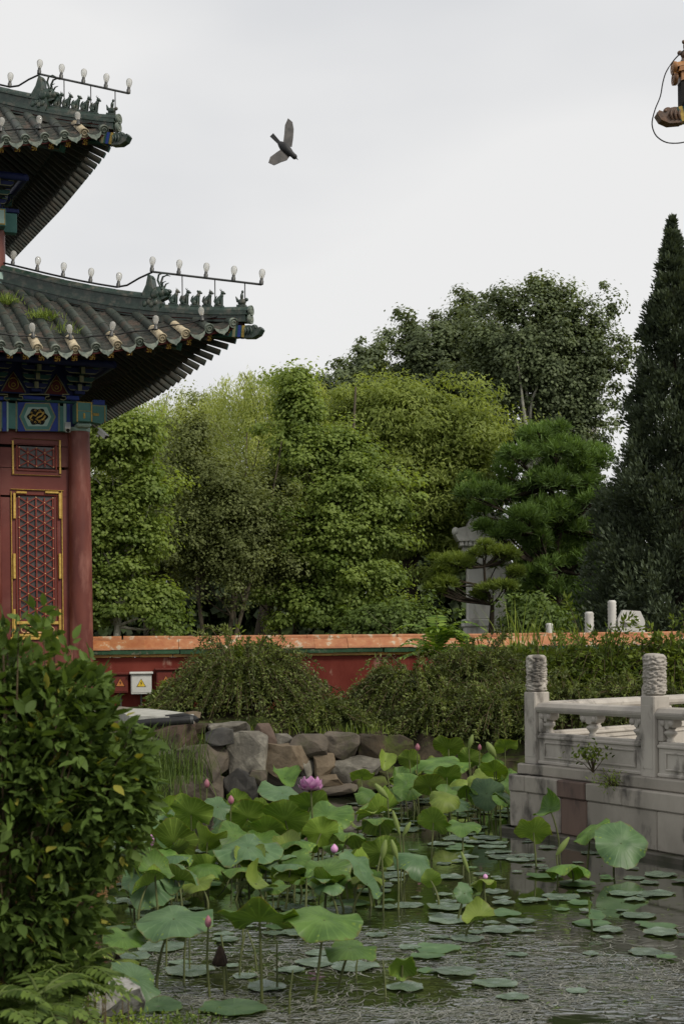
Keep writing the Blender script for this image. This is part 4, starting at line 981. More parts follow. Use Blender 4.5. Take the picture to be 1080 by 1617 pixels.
# --- two cameras on the column
cam_white = pmat('camera_white_plastic', lin('c9c9c4'), lin('d6d5cf'), rough=.4, bump=0, vary=0)
def cctv(label, p, ax):
    root = empty('security_camera', p, label, 'camera'); ax = Vector(ax).normalized()
    mb = MB(); mb.beam(p, p + ax*.20, .085, .085, 0); mb.build('housing', cam_white, root)
    mb = MB(); mb.beam(p - ax*.02 + Vector((0, 0, .05)), p + ax*.24 + Vector((0, 0, .05)), .10, .012); mb.build('sunshield', cam_white, root)
    mb = MB(); mb.tube([p + ax*.2, p + ax*.212], .035, 10); mb.build('lens', black_gap, root)
    mb = MB(); mb.tube([p + Vector((0, 0, -.04)), p + Vector((0, 0, -.13)) - ax*.05, p - ax*.10 + Vector((0, 0, -.13))], .018, 6); mb.build('bracket_arm', cam_white, root)
a, z = fac(108, 672, .14); pc = CC + fv*a + nf*.14; pc.z = z
cctv('white security camera left of the column under the painted beam', pc, (.15, -.8, -.55))
a, z = fac(158, 681, .12); pc = CC + fv*a + nf*.12; pc.z = z
cctv('white security camera right of the column below the beam head', pc, (.55, -.35, -.5))

# plants growing in the roof tiles
for px, py, nn, lab in ((12, 478, 260, 'grass tuft growing on the roof tiles at the left edge'), (68, 503, 300, 'grass tuft growing between roof tiles above the eave bulbs'), (108, 522, 90, 'thin grass tuft near the tile ends')):
    t = None; best = 1e9
    for tt in np.linspace(1, 6, 60):
        for q in np.linspace(.1, 2.6, 40):
            p = lower.S(tt, q, 0, .12); px_ = HX + (p.x*math.cos(ROLL) - (p.z-EYE)*math.sin(ROLL))/p.y*F; py_ = HY - (p.x*math.sin(ROLL) + (p.z-EYE)*math.cos(ROLL))/p.y*F
            e = (px_-px)**2 + (py_-py)**2
            if e < best: best, t = e, p
    C = np.array(t) + rng.normal(size=(nn, 3))*np.array([.13, .13, .02])
    o = scatter('roof_weed', NEEDLE, C, nrm(rng.normal(size=(nn, 3))*.5 + np.array([0, 0, 1])), rdir(nn), .07 + .11*rng.random(nn), .012, rng.random(nn), LM['grass'])
    tag(o, lab, 'weed', 'weeds on the roof tiles', 'stuff')
# ------------------------------------------------------------------ low boundary wall behind the pond
orange = pmat('orange_glaze', lin('985c38'), lin('ac784e'), scale=5, rough=.35, bump=.25, bscale=25, c3=lin('b4a48c'), s3=5.0, p3=(.57,.64), vary=.10, spec=.5)
green_gl = pmat('green_glaze', lin('2c4a34'), lin('3a5a40'), scale=6, rough=.4, bump=.25, bscale=25, c3=lin('8a8272'), s3=3.5, p3=(.62,.70), vary=.15, spec=.5)
yellow_gl = pmat('yellow_glaze', lin('a87a2c'), lin('b88a3c'), scale=6, rough=.4, bump=.2, bscale=25, c3=lin('6a4a30'), s3=5, p3=(.58,.7), vary=.15, spec=.5)
wall_red = pmat('wall_red_limewash', lin('642a22'), lin('74382e'), scale=2.2, rough=.85, bump=.25, bscale=20, c3=lin('9a7c6c'), s3=3.2, p3=(.60,.70), vary=.04, spec=.15, stretch=(1, 1, .5))
A0 = P(120, 1040, 26.9); A1 = P(1250, 1030, 29.2)
wd = Vector((A1.x-A0.x, A1.y-A0.y, 0)); WL = wd.length; wd.normalize(); wn_ = Vector((wd.y, -wd.x, 0))     # wn_ faces the pond
WMx = Matrix(((wd.x, -wn_.x, 0, A0.x), (wd.y, -wn_.y, 0, A0.y), (0, 0, 1, 0), (0, 0, 0, 1)))
bw = empty('boundary_wall', (A0.x, A0.y, 1.05), 'low red wall with orange, green and yellow glazed coping', 'wall')
mb = MB(); n = int(WL/.5)
mb.box((0, -.14, .7), (WL, .14, 2.075), WMx); mb.build('wall_face', wall_red, bw)
piece = .62
def wall_row(name, mat, prof, jit=.006, step=piece, off=0.0):
    me = None; k = int(WL/step)
    mbp = MB(); rot = Matrix(((0, 1, 0, 0), (1, 0, 0, 0), (0, 0, 1, 0), (0, 0, 0, 1)))
    mbp.prism(prof, 0, step-.006, rot); me = mbp.mesh(name, mat)
    for i in range(k):
        M = WMx @ Matrix.Translation((off + i*step, rng.normal()*jit*.5, rng.normal()*jit)) @ Matrix.Rotation(rng.normal()*.004, 4, 'Y')
        place(name, me, bw, M)
wall_row('yellow_trim_tile', yellow_gl, [(-.19, 2.08), (.19, 2.08), (.19, 2.135), (-.19, 2.135)], .002)
wall_row('green_edge_tile', green_gl, [(-.27, 2.138), (.27, 2.138), (.28, 2.22), (-.28, 2.22)], .004, .50)
wall_row('orange_coping_tile', orange, [(-.30, 2.224), (.30, 2.224), (.29, 2.26), (.13, 2.42), (-.13, 2.42), (-.29, 2.26)], .004, .66)
wall_row('orange_ridge_tile', orange, [(-.09, 2.422), (.09, 2.422), (.085, 2.465), (.05, 2.492), (-.05, 2.492), (-.085, 2.465)], .003, .45)

# --- electrical boxes on the wall
box_white = pmat('box_white_enamel', lin('b9bab4'), lin('c8c8c2'), scale=4, rough=.45, bump=.05, c3=lin('8e8a80'), s3=5, p3=(.62,.75), vary=.05)
box_red = pmat('box_red_brown_enamel', lin('5c261e'), lin('682e24'), scale=4, rough=.5, bump=.05, vary=.08)
sign_yel = pmat('sign_yellow', lin('c8a82c'), lin('d0b438'), rough=.5, bump=0, vary=0)
sign_dull = pmat('sign_orange_faded', lin('b0703a'), lin('b87c44'), rough=.6, bump=0, vary=0)
def wallpt(px, py, n):
    q = P(px, py, 1.0); c = Vector((0, 0, EYE)); r = q - c; p0 = A0 + wn_*n
    t = (p0 - c).dot(wn_)/r.dot(wn_); h = c + r*t
    return (h - A0).dot(wd), h.z
def ebox(label, px0, py0, px1, py1, mat, sign, lid=True, sign_mat=None, dep=.24):
    n = .14 + dep; (u0, z1), (u1, z0) = wallpt(px0, py0, n), wallpt(px1, py1, n)
    p = WMx @ Vector(((u0+u1)/2, -.14-dep/2, z0)); root = empty('electrical_box', p, label, 'electrical box', 'electrical boxes on the red wall')
    mb = MB(); mb.box((u0, -n, z0), (u1, -.142, z1-.05), WMx, 0, .008); mb.build('cabinet', mat, root)
    if lid: mb = MB(); mb.box((u0-.03, -n-.05, z1-.048), (u1+.03, -.142, z1), WMx, 0, .012); mb.build('lid', mat, root)
    mb = MB(); mb.box((u0+.02, -n-.008, z0+.03), (u1-.02, -n-.001, z1-.08), WMx, 0, .003); d = mb.build('door', mat, root)
    if sign:
        cx, cz = (u0+u1)/2, z0 + (z1-z0)*.50; s = .085; M = WMx @ Matrix.Translation((0, 0, 0))
        mb = MB(); mb.prism([(cx-s, cz-s*.8), (cx+s, cz-s*.8), (cx, cz+s*.95)], -n-.012, -n-.0085, M, 0)
        e = .012
        mb.tube([M @ Vector(v) for v in ((cx-s, -n-.013, cz-s*.8), (cx+s, -n-.013, cz-s*.8), (cx, -n-.013, cz+s*.95), (cx-s, -n-.013, cz-s*.8))], .005, 4, 1)
        mb.prism([(cx+.012, cz+.045), (cx-.020, cz-.005), (cx-.002, cz-.005), (cx-.010, cz-.05), (cx+.022, cz+.004), (cx+.004, cz+.004)], -n-.0155, -n-.0125, M, 1)
        mb.build('warning_sign', [sign_mat or sign_yel, black_gap], d)
    mb = MB(); mb.tube([WMx @ Vector(((u0+u1)/2, -.2, z0)), WMx @ Vector(((u0+u1)/2, -.2, .95))], .022, 6); mb.build('conduit', metal_grey, root)
ebox('white electrical box half hidden by the column and bush', 150, 1063, 172, 1098, box_white, True)
ebox('narrow red-brown electrical box between the two white ones', 178, 1062, 203, 1094, box_red, True, True, sign_dull, .18)
ebox('white electrical box with yellow warning triangle in full view', 207, 1061, 240, 1096, box_white, True)
ebox('red-brown electrical box right of the white box, behind the shrub twigs', 247, 1055, 278, 1092, box_red, True, True, sign_dull, .16)
ebox('wide red-brown electrical box with yellow label among shrub twigs', 281, 1053, 308, 1090, box_red, False, True, None, .16)
ebox('white electrical box almost covered by the arching shrub', 312, 1053, 346, 1086, box_white, False)
u, z = wallpt(300, 1059, .32); mb = MB(); mb.box((u-.05, -.318, z-.04), (u+.05, -.312, z+.035), WMx); tag(mb.build('yellow_label', sign_yel), 'small yellow label stuck on the wide red-brown box', 'label')

# ------------------------------------------------------------------ rock embankment
rock_m = {
 'brown': pmat('rock_brown', lin('4a443c'), lin('5f574c'), scale=4, rough=.85, bump=.5, bscale=12, c3=lin('4a4a34'), s3=3, p3=(.52,.66), vary=.18, bdist=.03),
 'grey': pmat('rock_grey', lin('4e4b44'), lin('656158'), scale=4, rough=.85, bump=.5, bscale=12, c3=lin('8a867a'), s3=3, p3=(.5,.7), vary=.18, bdist=.03),
 'slate': pmat('rock_slate', lin('3a3937'), lin('4b4945'), scale=4, rough=.8, bump=.4, bscale=12, vary=.15, bdist=.03),
 'tan': pmat('rock_tan', lin('5e5344'), lin('736654'), scale=4, rough=.88, bump=.5, bscale=12, c3=lin('5c5040'), s3=4, p3=(.5,.65), vary=.15, bdist=.03),
 'red': pmat('rock_reddish', lin('4c4037'), lin('5f5046'), scale=4, rough=.85, bump=.5, bscale=12, vary=.18, bdist=.03),
 'moss': pmat('rock_mossy', lin('322d24'), lin('443a2c'), scale=4, rough=.9, bump=.5, bscale=12, c3=lin('4a5424'), s3=2.5, p3=(.45,.58), vary=.15, bdist=.03)}
def rock(parent, c, size, mat, seed, rot=0.0, name='rock'):
    rs = random.Random(seed); bm = bmesh.new()
    for i in range(22):
        v = Vector([rs.uniform(-1, 1) for _ in range(3)])
        m_ = max(abs(v.x), abs(v.y), abs(v.z)); v /= m_; v *= rs.uniform(.82, 1.0)
        l = v.length; v *= min(1.0, 1.28/l)
        bm.verts.new(v)
    r = bmesh.ops.convex_hull(bm, input=bm.verts[:])
    bmesh.ops.delete(bm, geom=[g for g in r['geom_interior'] if isinstance(g, bmesh.types.BMVert)], context='VERTS')
    bmesh.ops.dissolve_limit(bm, angle_limit=R(16), verts=bm.verts[:], edges=bm.edges[:])
    bmesh.ops.bevel(bm, geom=bm.edges[:], offset=.045, segments=1, affect='EDGES', clamp_overlap=True)
    bmesh.ops.triangulate(bm, faces=bm.faces[:])
    bmesh.ops.subdivide_edges(bm, edges=[e for e in bm.edges if e.calc_length() > .45], cuts=2)
    bmesh.ops.triangulate(bm, faces=bm.faces[:])
    M = Matrix.Translation(c) @ Matrix.Rotation(rot, 4, 'Z') @ Matrix.Rotation(rs.uniform(-.12, .12), 4, 'Y')
    for v in bm.verts:
        v.co = Vector((v.co.x*size[0], v.co.y*size[1], v.co.z*size[2]))
        v.co += noise.noise_vector(v.co*4 + Vector((seed, 0, 0)))*min(size)*.15 + noise.noise_vector(v.co*11 + Vector((0, seed, 0)))*min(size)*.07
    me = bpy.data.meshes.new(name); bm.to_mesh(me); bm.free(); me.materials.append(mat)
    return place(name, me, parent, M)
bank = empty('rock_embankment', P(400, 1250, 20.9), 'stacked rough brown and grey rocks lining the far pond bank', 'rock bank')
RK = [(318,1207,86,56,'brown',0), (392,1192,62,66,'grey',.05), (451,1200,62,44,'tan',0), (277,1163,62,38,'red',.1), (347,1163,40,24,'slate',-.15), (421,1162,32,36,'red',.1), (495,1177,54,32,'brown',.1), (540,1177,56,36,'brown',.15),
      (514,1212,34,38,'tan',0), (486,1210,24,40,'grey',.05), (566,1214,72,34,'grey',.1), (588,1184,46,40,'moss',.25), (629,1182,40,36,'moss',.3), (308,1244,94,40,'brown',-.05), (381,1240,52,44,'slate',-.1), (262,1182,62,34,'grey',0),
      (521,1233,46,16,'tan',-.1), (533,1247,62,14,'brown',-.15), (365,1151,64,18,'grey',.2), (406,1228,28,24,'brown',-.1), (440,1226,46,24,'brown',.1), (230,1200,60,50,'brown',.2), (225,1240,70,40,'grey',.1), (470,1240,40,24,'slate',-.05),
      (578,1240,56,22,'moss',-.1), (625,1222,60,36,'moss',.25), (672,1212,50,30,'moss',.5), (716,1210,56,30,'moss',.5), (764,1210,54,30,'moss',.5), (806,1210,50,30,'moss',.5), (640,1246,50,20,'grey',0), (350,1185,30,30,'brown',.2), (300,1150,60,16,'moss',.3), (450,1170,40,20,'grey',.2), (200,1170,60,40,'brown',.4)]
for i, (px, py, w, h, mt, dd) in enumerate(RK):
    d = 20.8 + dd*1.2; s = d/F; rock(bank, P(px, py, d), (w*s*.62, w*s*.48 if w > 30 else .26, h*s*.64), rock_m[mt], i+3, rng.normal()*.15)
# mud of the bank between the rocks
mb = MB(); nb = 40
vs = []
for i in range(nb+1):
    px = 150 + i*18
    for py, d in ((1262, 21.0), (1200, 21.35), (1165, 21.7), (1140, 22.6)):
        q = P(px, py + 6*math.sin(i*1.7), d + .15*math.sin(i*2.3)); vs.append(q)
mb.add(vs, [(i*4+j, (i+1)*4+j, (i+1)*4+j+1, i*4+j+1) for i in range(nb) for j in range(3)], 0, True)
tag(mb.build('bank_soil', pmat('bank_soil', lin('2f2a20'), lin('443c2e'), scale=3, rough=.95, bump=.6, bscale=10, c3=lin('3f4a20'), s3=2, p3=(.5,.6), vary=0, bdist=.05)), 'dark earth slope behind the rocks', kind='structure')
# --- pale slab, black pipe and tan stone on top of the rocks
slab_m = pmat('slab_pale', lin('9a9a92'), lin('aeaea6'), scale=5, rough=.75, bump=.3, bscale=20, c3=lin('7c7a70'), s3=4, p3=(.55,.7), vary=0)
mb = MB()
top = [(188,1124), (200,1115), (235,1116), (270,1124), (306,1134), (307,1139), (262,1141), (205,1138)]
p0 = P(250, 1130, 21.0)
tops = [P(x, y, 20.7 + (1141-y)*.045) for x, y in top]; zz = P(250, 1136, 20.9).z
vs = [Vector((q.x, q.y, zz + .05 + .07*(q.y-20.7))) for q in tops] + [Vector((q.x, q.y, zz - .06)) for q in tops]; n = len(vs)//2
mb.add(vs, [tuple(range(n))[::-1], tuple(range(n, 2*n))] + [(i, (i+1) % n, n+(i+1) % n, n+i) for i in range(n)])
tag(mb.build('stone_slab', slab_m), 'pale flat slab lying on top of the rocks below the white box', 'slab')
mb = MB(); pts = [P(205, 1145, 20.45), P(240, 1141, 20.4), P(275, 1139, 20.4), P(300, 1137, 20.45)]
hz = empty('black_pipe', pts[0], 'black plastic pipe along the front edge of the pale slab', 'pipe')
mb.tube(pts, .062, 10); mb.build('pipe_body', cable_blk, hz); mb = MB(); mb.tube([pts[-1], pts[-1] + (pts[-1]-pts[-2]).normalized()*.05], .068, 10); mb.build('pipe_end', metal_grey, hz)
pts = [P(262, 1133, 20.75), P(290, 1130, 20.75), P(308, 1134, 20.7), P(312, 1138, 20.65)]; mb = MB(); mb.tube(pts, .04, 8)
tag(mb.build('black_hose', cable_blk), 'thin black hose bending round the end of the pale slab', 'hose')
o = rock(None, P(304, 1129, 21.1), (.14, .14, .07), rock_m['tan'], 77, name='loose_stone'); tag(o, 'small tan stone behind the end of the black hose', 'stone')

# ------------------------------------------------------------------ shrubs in front of the wall
LEAF6 = (np.array([[0,0,0],[.42,.3,.10],[.34,.65,.10],[0,1,0],[-.34,.65,.10],[-.42,.3,.10]], float), [(0,1,2,3),(0,3,4,5)])
twig = pmat('twig_brown', lin('4a4030'), lin('62563e'), rough=.9, bump=0)
def arching(label, px, py_base, d, wpx, top_py, narc, mat, L=.11, W=.035, seed=0, lean=0.0, nleaf=46, gz=None):
    """shrub of long arching stems from one base"""
    rs = np.random.default_rng(seed + 100); b = P(px, py_base, d); b.z = gz if gz is not None else b.z
    root = empty('arching_shrub', b, label, 'shrub', 'arching shrubs along the red wall')
    w = wpx*d/F; Ht = P(px, top_py, d).z - b.z; st = MB(); Cs, Ds, Ts = [], [], []
    for i in range(narc):
        a = rs.random()*2*math.pi; r = rs.random()**.5; h = Ht*(.6+.5*rs.random())*(1-.55*r)*(1.25 if rs.random() < .14 else 1.0); reach = w*(.25+.8*r)*(1.25 if rs.random() < .12 else 1.0)
        dx, dy = math.cos(a), math.sin(a)*.75; st0 = np.array(b) + np.array([dx, dy, 0])*w*.15*rs.random()
        t = np.linspace(0, 1, 14)
        z = h*((1-r)*(1.7*t - .7*t*t) + r*(3.7*t - 3.75*t*t))*1.15
        p = st0 + np.stack([dx*reach*t**1.25 + lean*t*w, dy*reach*t**1.25, z], -1); p[:, 2] = np.maximum(p[:, 2], b.z - .35*np.clip((b.y-p[:, 1])*1.2, 0, 1))
        p += np.cumsum(rs.normal(size=p.shape)*.012, 0)
        st.tube([Vector(q) for q in p[::3]], [.012, .010, .008, .005, .003], 4, caps=False)
        tt = .18 + .82*rs.random(nleaf); ii = tt*13; i0 = np.minimum(ii.astype(int), 12); fr = (ii-i0)[:, None]
        c = p[i0]*(1-fr) + p[i0+1]*fr; jw = .006 if mat == 'forsythia' else .02; tang = nrm(p[i0+1]-p[i0])
        sd = rs.normal(size=c.shape); Ds.append(nrm(tang*.55 + nrm(sd)*.75 + np.array([0, 0, .1]))); Cs.append(c + sd*jw)
        Ts.append(np.clip(.02 + .6*rs.random()**1.6 + .3*rs.random(nleaf)*tt + .25*(c[:, 2]-b.z)/Ht*rs.random(nleaf), 0, 1))
    C, D, T = map(np.concatenate, (Cs, Ds, Ts)); n = len(C)
    scatter('foliage', QUAD, C, D, nrm(np.array([0, 0, 1.0]) + rs.normal(size=(n, 3))*.7), L*1.08*(.7+.6*rs.random(n)), W, T, LM[mat], root)
    st.build('stems', twig, root)
arching('large arching shrub hiding the wall left of centre, above the grey rocks', 385, 1150, 22.9, 150, 1005, 560, 'forsythia', L=.062, W=.028, nleaf=78, seed=1, gz=1.0)
arching('upright leafy top of green shrub poking over the orange coping', 405, 1120, 24.2, 75, 988, 190, 'hedge', L=.085, W=.04, seed=2, gz=1.0)
arching('wide arching shrub right of the bare red wall patch', 655, 1160, 23.0, 120, 1030, 440, 'forsythia', L=.062, W=.028, nleaf=78, seed=3, gz=1.0)
arching('dense dark arching shrub below the feathery sapling', 755, 1150, 23.2, 120, 1005, 460, 'forsythia', L=.062, W=.028, nleaf=78, seed=4, gz=1.0)
arching('arching shrub directly behind the left balustrade post', 855, 1130, 24.0, 120, 1005, 380, 'hedge', seed=5, L=.10, W=.045, gz=1.05)
arching('tall tangled shrub seen over the balustrade rail', 950, 1130, 23.8, 115, 1000, 380, 'hedge', seed=6, L=.10, W=.04, gz=1.05)
arching('dense green shrub at the right edge behind the balustrade', 1065, 1130, 23.4, 100, 990, 360, 'hedge', seed=7, L=.09, W=.05, gz=1.05)
arching('low drooping shrub over the bank between the two big shrubs', 505, 1165, 22.4, 95, 1100, 260, 'forsythia', L=.06, W=.028, nleaf=70, seed=8, gz=.95)
arching('bright leafy weed shrub left of the big arching shrub', 265, 1130, 23.5, 35, 1075, 70, 'hedge', L=.09, W=.05, seed=9, gz=1.0)

arching('dark drooping shrub over the bank right behind the far lotus stand', 790, 1160, 21.9, 95, 1070, 300, 'forsythia', L=.062, W=.028, nleaf=70, seed=11, gz=.75)
arching('dark drooping shrub filling the bank left of the far lotus stand', 690, 1165, 22.1, 90, 1085, 260, 'forsythia', L=.062, W=.028, nleaf=70, seed=14, gz=.75)
arching('dark shrub seen through the first balustrade opening', 895, 1140, 21.6, 95, 1062, 260, 'forsythia', L=.062, W=.030, nleaf=70, seed=12, gz=.8)
arching('dark shrub seen through the second balustrade opening', 1010, 1140, 21.6, 100, 1058, 260, 'forsythia', L=.062, W=.030, nleaf=70, seed=13, gz=.8)

# feathery sapling and reeds at the wall
green_stem = pmat('stem_green', lin('46552a'), lin('56642f'), rough=.7, bump=0)
def fronds(name, label, base, n, Lf, mat, seed, up=1.0, leaflet=.16, cat='sapling', wl=.05):
    rs = np.random.default_rng(seed); root = empty(name, base, label, cat); st = MB(); C, D, Nn, T, Ls = [], [], [], [], []
    for i in range(n):
        a = 2*math.pi*(i + rs.random()*.5)/n; el = rs.uniform(.5, 1.35)*up; L = Lf*rs.uniform(.75, 1.15)
        h0 = rs.uniform(.3, 1.0)*Lf*.8 if up > .5 else 0
        s0 = Vector(base) + Vector((0, 0, h0)); t = np.linspace(0, 1, 13)
        p = np.stack([math.cos(a)*math.cos(el)*L*t, math.sin(a)*math.cos(el)*L*t, math.sin(el)*L*t - .55*L*t**2.2], -1) + np.array(s0)
        st.tube([Vector(q) for q in p[::3]], [.010, .008, .006, .004, .002], 4, caps=False)
        for k in range(1, 13):
            tg = nrm(p[k]-p[k-1]); s_ = nrm(np.cross(tg, [0, 0, 1.0])); sz = leaflet*(math.sin(math.pi*min(1, (k+2.2)/15)))
            for g_ in (-1, 1):
                C.append(p[k]); D.append(s_*g_*.9 + tg*.45 + np.array([0, 0, -.25])); Nn.append(np.cross(s_, tg)); T.append(rs.random()); Ls.append(sz)
        C.append(p[-1]); D.append(tg); Nn.append(np.cross(s_, tg)); T.append(.8); Ls.append(leaflet*.7)
    scatter('foliage', LEAF6, C, D, np.array(Nn) + rs.normal(size=(len(C), 3))*.15, np.array(Ls), wl, np.array(T), LM[mat], root)
    st.tube([Vector(base) + Vector((0, 0, -.05)), Vector(base) + Vector((.03, 0, Lf*.85))], [.02, .012] if cat == 'sapling' else [.006, .004], 6); st.build('stems', green_stem, root)
b = P(690, 1040, 26.0); b.z = 1.6; fronds('feathery_sapling', 'pale green sapling with feathery leaves rising over the orange coping', b, 22, 1.05, 'sumac', 5, leaflet=.22, wl=.075)
b = P(735, 1030, 26.3); b.z = 1.7; fronds('feathery_sapling', 'smaller feathery sapling overlapping the foot of the stone tablet', b, 12, .8, 'sumac', 6, leaflet=.18, wl=.06)
def reed(name, label, px, d, z0, n, Ht, spread, seed, cat='reeds', mat='grass', w=.022, group=None):
    rs = np.random.default_rng(seed); V = []; C = []; b = P(px, 1033, d)
    vs, fs = [], []; tint = []
    mb = MB()
    for i in range(n):
        x0 = b.x + rs.normal()*spread*.5; y0 = d + rs.normal()*spread*.3; a = rs.random()*6.28; h = Ht*rs.uniform(.5, 1.1); bend = rs.uniform(.15, .6)*h
        k = 6
        for j in range(k+1):
            t = j/k; ww = w*(1 - t**2)*.5 + .001
            c = Vector((x0 + math.cos(a)*bend*t*t, y0 + math.sin(a)*bend*t*t, z0 + h*t - .25*bend*t*t))
            s_ = Vector((-math.sin(a), math.cos(a), 0))
            vs += [c - s_*ww, c + s_*ww]
            if j: q = len(vs) - 4; fs.append((q, q+1, q+3, q+2))
        tint += [rs.random()]*(2*(k+1))
    me = bpy.data.meshes.new(name); me.from_pydata(vs, [], fs); at = me.attributes.new('tint', 'FLOAT', 'POINT'); at.data.foreach_set('value', tint); me.materials.append(LM[mat])
    return tag(place(name, me), label, cat, group)
reed('reed_clump', 'tall thin reed blades rising over the coping right of the tablet', 832, 26.5, 1.7, 46, 1.55, .5, 1, 'reeds', group='reeds behind the hedge')
reed('reed_clump', 'sparse reed blades beside the white carved posts', 905, 26.5, 1.7, 26, 1.3, .6, 2, 'reeds', group='reeds behind the hedge')

# ------------------------------------------------------------------ stone tablet and carved posts beyond the wall
marble = pmat('marble_weathered', lin('98928a'), lin('aea89e'), scale=2.2, rough=.65, bump=.35, bscale=22, c3=lin('5c5852'), s3=3.0, p3=(.53,.66), vary=.07, spec=.3, stretch=(1, 1, .6))
marble_far = pmat('marble_tablet', lin('c4c2bc'), lin('d2d0ca'), scale=1.5, rough=.7, bump=.3, bscale=8, c3=lin('98948c'), s3=2.5, p3=(.52,.68), vary=.05, stretch=(1, 1, .4))
def stele():
    d = 44.0; c = P(768, 1033, d); s = d/F; root = empty('stone_tablet', (c.x, d, 1.0), 'grey stone tablet with heavy carved cap behind the small pine', 'monument')
    z = lambda py: P(768, py, d).z
    def bx(name, wpx, dep, py0, py1, bev=.03):
        mb = MB(); w = wpx*s/2; mb.box((c.x-w, d-dep/2, z(py1)), (c.x+w, d+dep/2, z(py0)), None, 0, bev); return mb.build(name, marble_far, root)
    bx('shaft', 61, .55, 893, 978); bx('plinth', 76, .9, 978, 990); bx('plinth', 70, .8, 990, 1004); bx('plinth', 86, 1.1, 1004, 1045)
    bx('neck', 76, .8, 864, 893); bx('cornice', 84, .95, 856, 864, .02)
    for i in range(13):                                       # carved row under the cap
        mb = MB(); x = c.x + (-42 + 84*(i+.5)/13)*s; mb.box((x-2.6*s, d-.56, z(864)), (x+2.6*s, d-.47, z(853)), None, 0, .02); mb.build('carved_block', marble_far, root)
    mb = MB(); w0, w1, w2 = 50*s, 44*s, 30*s
    mb.prism([(c.x-w1, z(856)), (c.x+w1, z(856)), (c.x+w0, z(846)), (c.x+w0*1.02, z(838)), (c.x+w1*.72, z(833)), (c.x+w2*.86, z(822)), (c.x+w2*.80, z(812)), (c.x-w2*.80, z(812)), (c.x-w2*.86, z(822)), (c.x-w1*.72, z(833)), (c.x-w0*1.02, z(838)), (c.x-w0, z(846))], d-.6, d+.6)
    mb.build('cap', marble_far, root)
    for sg in (-1, 1): mb = MB(); mb.ball((c.x+sg*w0*.98, d-.5, z(841)), (.12, .14, .14)); mb.build('cap_scroll', marble_far, root)
stele()
def ripple(seed, amp, r_):
    """carved cloud relief: wavy bands with scrolls"""
    def fn(r, t, z):
        v = noise.noise(Vector((math.cos(t)*2.6+seed, math.sin(t)*2.6, z*14))); u = noise.noise(Vector((math.cos(t)*5.5+seed, math.sin(t)*5.5, z*34)))
        b = math.sin(z*88 + 1.3*math.sin(3*t + z*20) + 3.4*v)
        return r + amp*(abs(b)*.9 + v*.7 + u*1.3 - .5)
    return fn
far_g = 'carved posts of the far balustrade'
def far_post(label, px, py0, py1, wpx, d=33.0):
    s = d/F; c = P(px, py1, d); top = P(px, py0, d).z; root = empty('carved_post', (c.x, d, 1.0), label, 'post', far_g); h = top - 1.0; r = wpx*s/2
    mb = MB(); mb.box((c.x-r*1.15, d-r*1.15, 1.0), (c.x+r*1.15, d+r*1.15, top-.62*(wpx/12)), None, 0, .015); mb.build('shaft', marble_far, root)
    mb = MB(); zz = [top - .62*(wpx/12)*(1-k/16) for k in range(17)]
    mb.lathe([(r*(.98 + .12*(k % 2) - (.25 if k > 15 else 0)), z) for k, z in enumerate(zz)], 14, Matrix.Translation((c.x, d, 0))); mb.build('post_head', marble_far, root)
far_post('tallest white carved post beyond the wall, near the juniper foot', 966, 948, 1000, 13); far_post('shorter white carved post left of the tallest one', 930, 966, 1000, 14); far_post('low white post top showing over the coping', 867, 984, 1002, 11)
d = 33; s = d/F; c = P(994, 982, d)
mb = MB(); mb.prism([(c.x-22*s, 1.0), (c.x+22*s, 1.0), (c.x+22*s, c.z+.02), (c.x+15*s, c.z+.25), (c.x-12*s, c.z+.28), (c.x-20*s, c.z+.05)], d-.12, d+.12)
for sg, rr in ((-8, .13), (8, .10)): mb.lathe([(rr, 0), (rr*.8, .03), (rr*.4, .03), (rr*.3, .06), (.01, .06)], 14, Matrix.Translation((c.x+sg*s, d-.12, c.z)) @ Matrix.Rotation(R(90), 4, 'X'))
tag(mb.build('drum_stone', marble_far), 'white carved drum stone right of the tallest far post', 'drum stone', far_g)
# pale building corner glimpsed between poplars and juniper
mb = MB(); c = P(937, 690, 95); s = 95/F
mb.box((c.x-12*s, 95, 0), (c.x+8*s, 98, c.z+14*s)); 
tag(mb.build('far_building', marble_far), 'pale building corner glimpsed between poplar and juniper', 'building')

# ------------------------------------------------------------------ marble terrace with balustrades, right
stone_t = pmat('terrace_stone', lin('8c867c'), lin('a49d92'), scale=1.8, rough=.7, bump=.4, bscale=16, c3=lin('4e4a45'), s3=2.6, p3=(.52,.66), vary=.10, spec=.3, stretch=(1, 1, .55))
stone_stain = pmat('terrace_stone_brown', lin('5a4a44'), lin('6c5a50'), scale=2.5, rough=.75, bump=.4, bscale=16, c3=lin('453c38'), s3=4, vary=.08, stretch=(1, 1, .4))
stone_wet = pmat('terrace_stone_wet', lin('4a463e'), lin('625d54'), scale=2.5, rough=.45, bump=.4, bscale=16, c3=lin('3a3c2a'), s3=3, p3=(.45,.6), vary=.08)
TA = P(848, 1205, 16.3); TZ = TA.z; TA.z = 0
e1 = Vector((.466, -.885, 0)).normalized(); e2 = Vector((.717, .698, 0)).normalized()
n1_ = Vector((e1.y, -e1.x, 0)); n1_ = n1_ if n1_.x < 0 else -n1_            # outward of the pond side
n2_ = Vector((-e2.y, e2.x, 0)); n2_ = n2_ if n2_.x < 0 else -n2_
terr = empty('stone_terrace', (TA.x, TA.y, 0), 'weathered marble block terrace standing in the pond at right', 'terrace')
def TMx(o, e, n): return Matrix(((e.x, -n.x, 0, o.x), (e.y, -n.y, 0, o.y), (0, 0, 1, 0), (0, 0, 0, 1)))
M1, M2 = TMx(TA, e1, n1_), TMx(TA, e2, n2_)
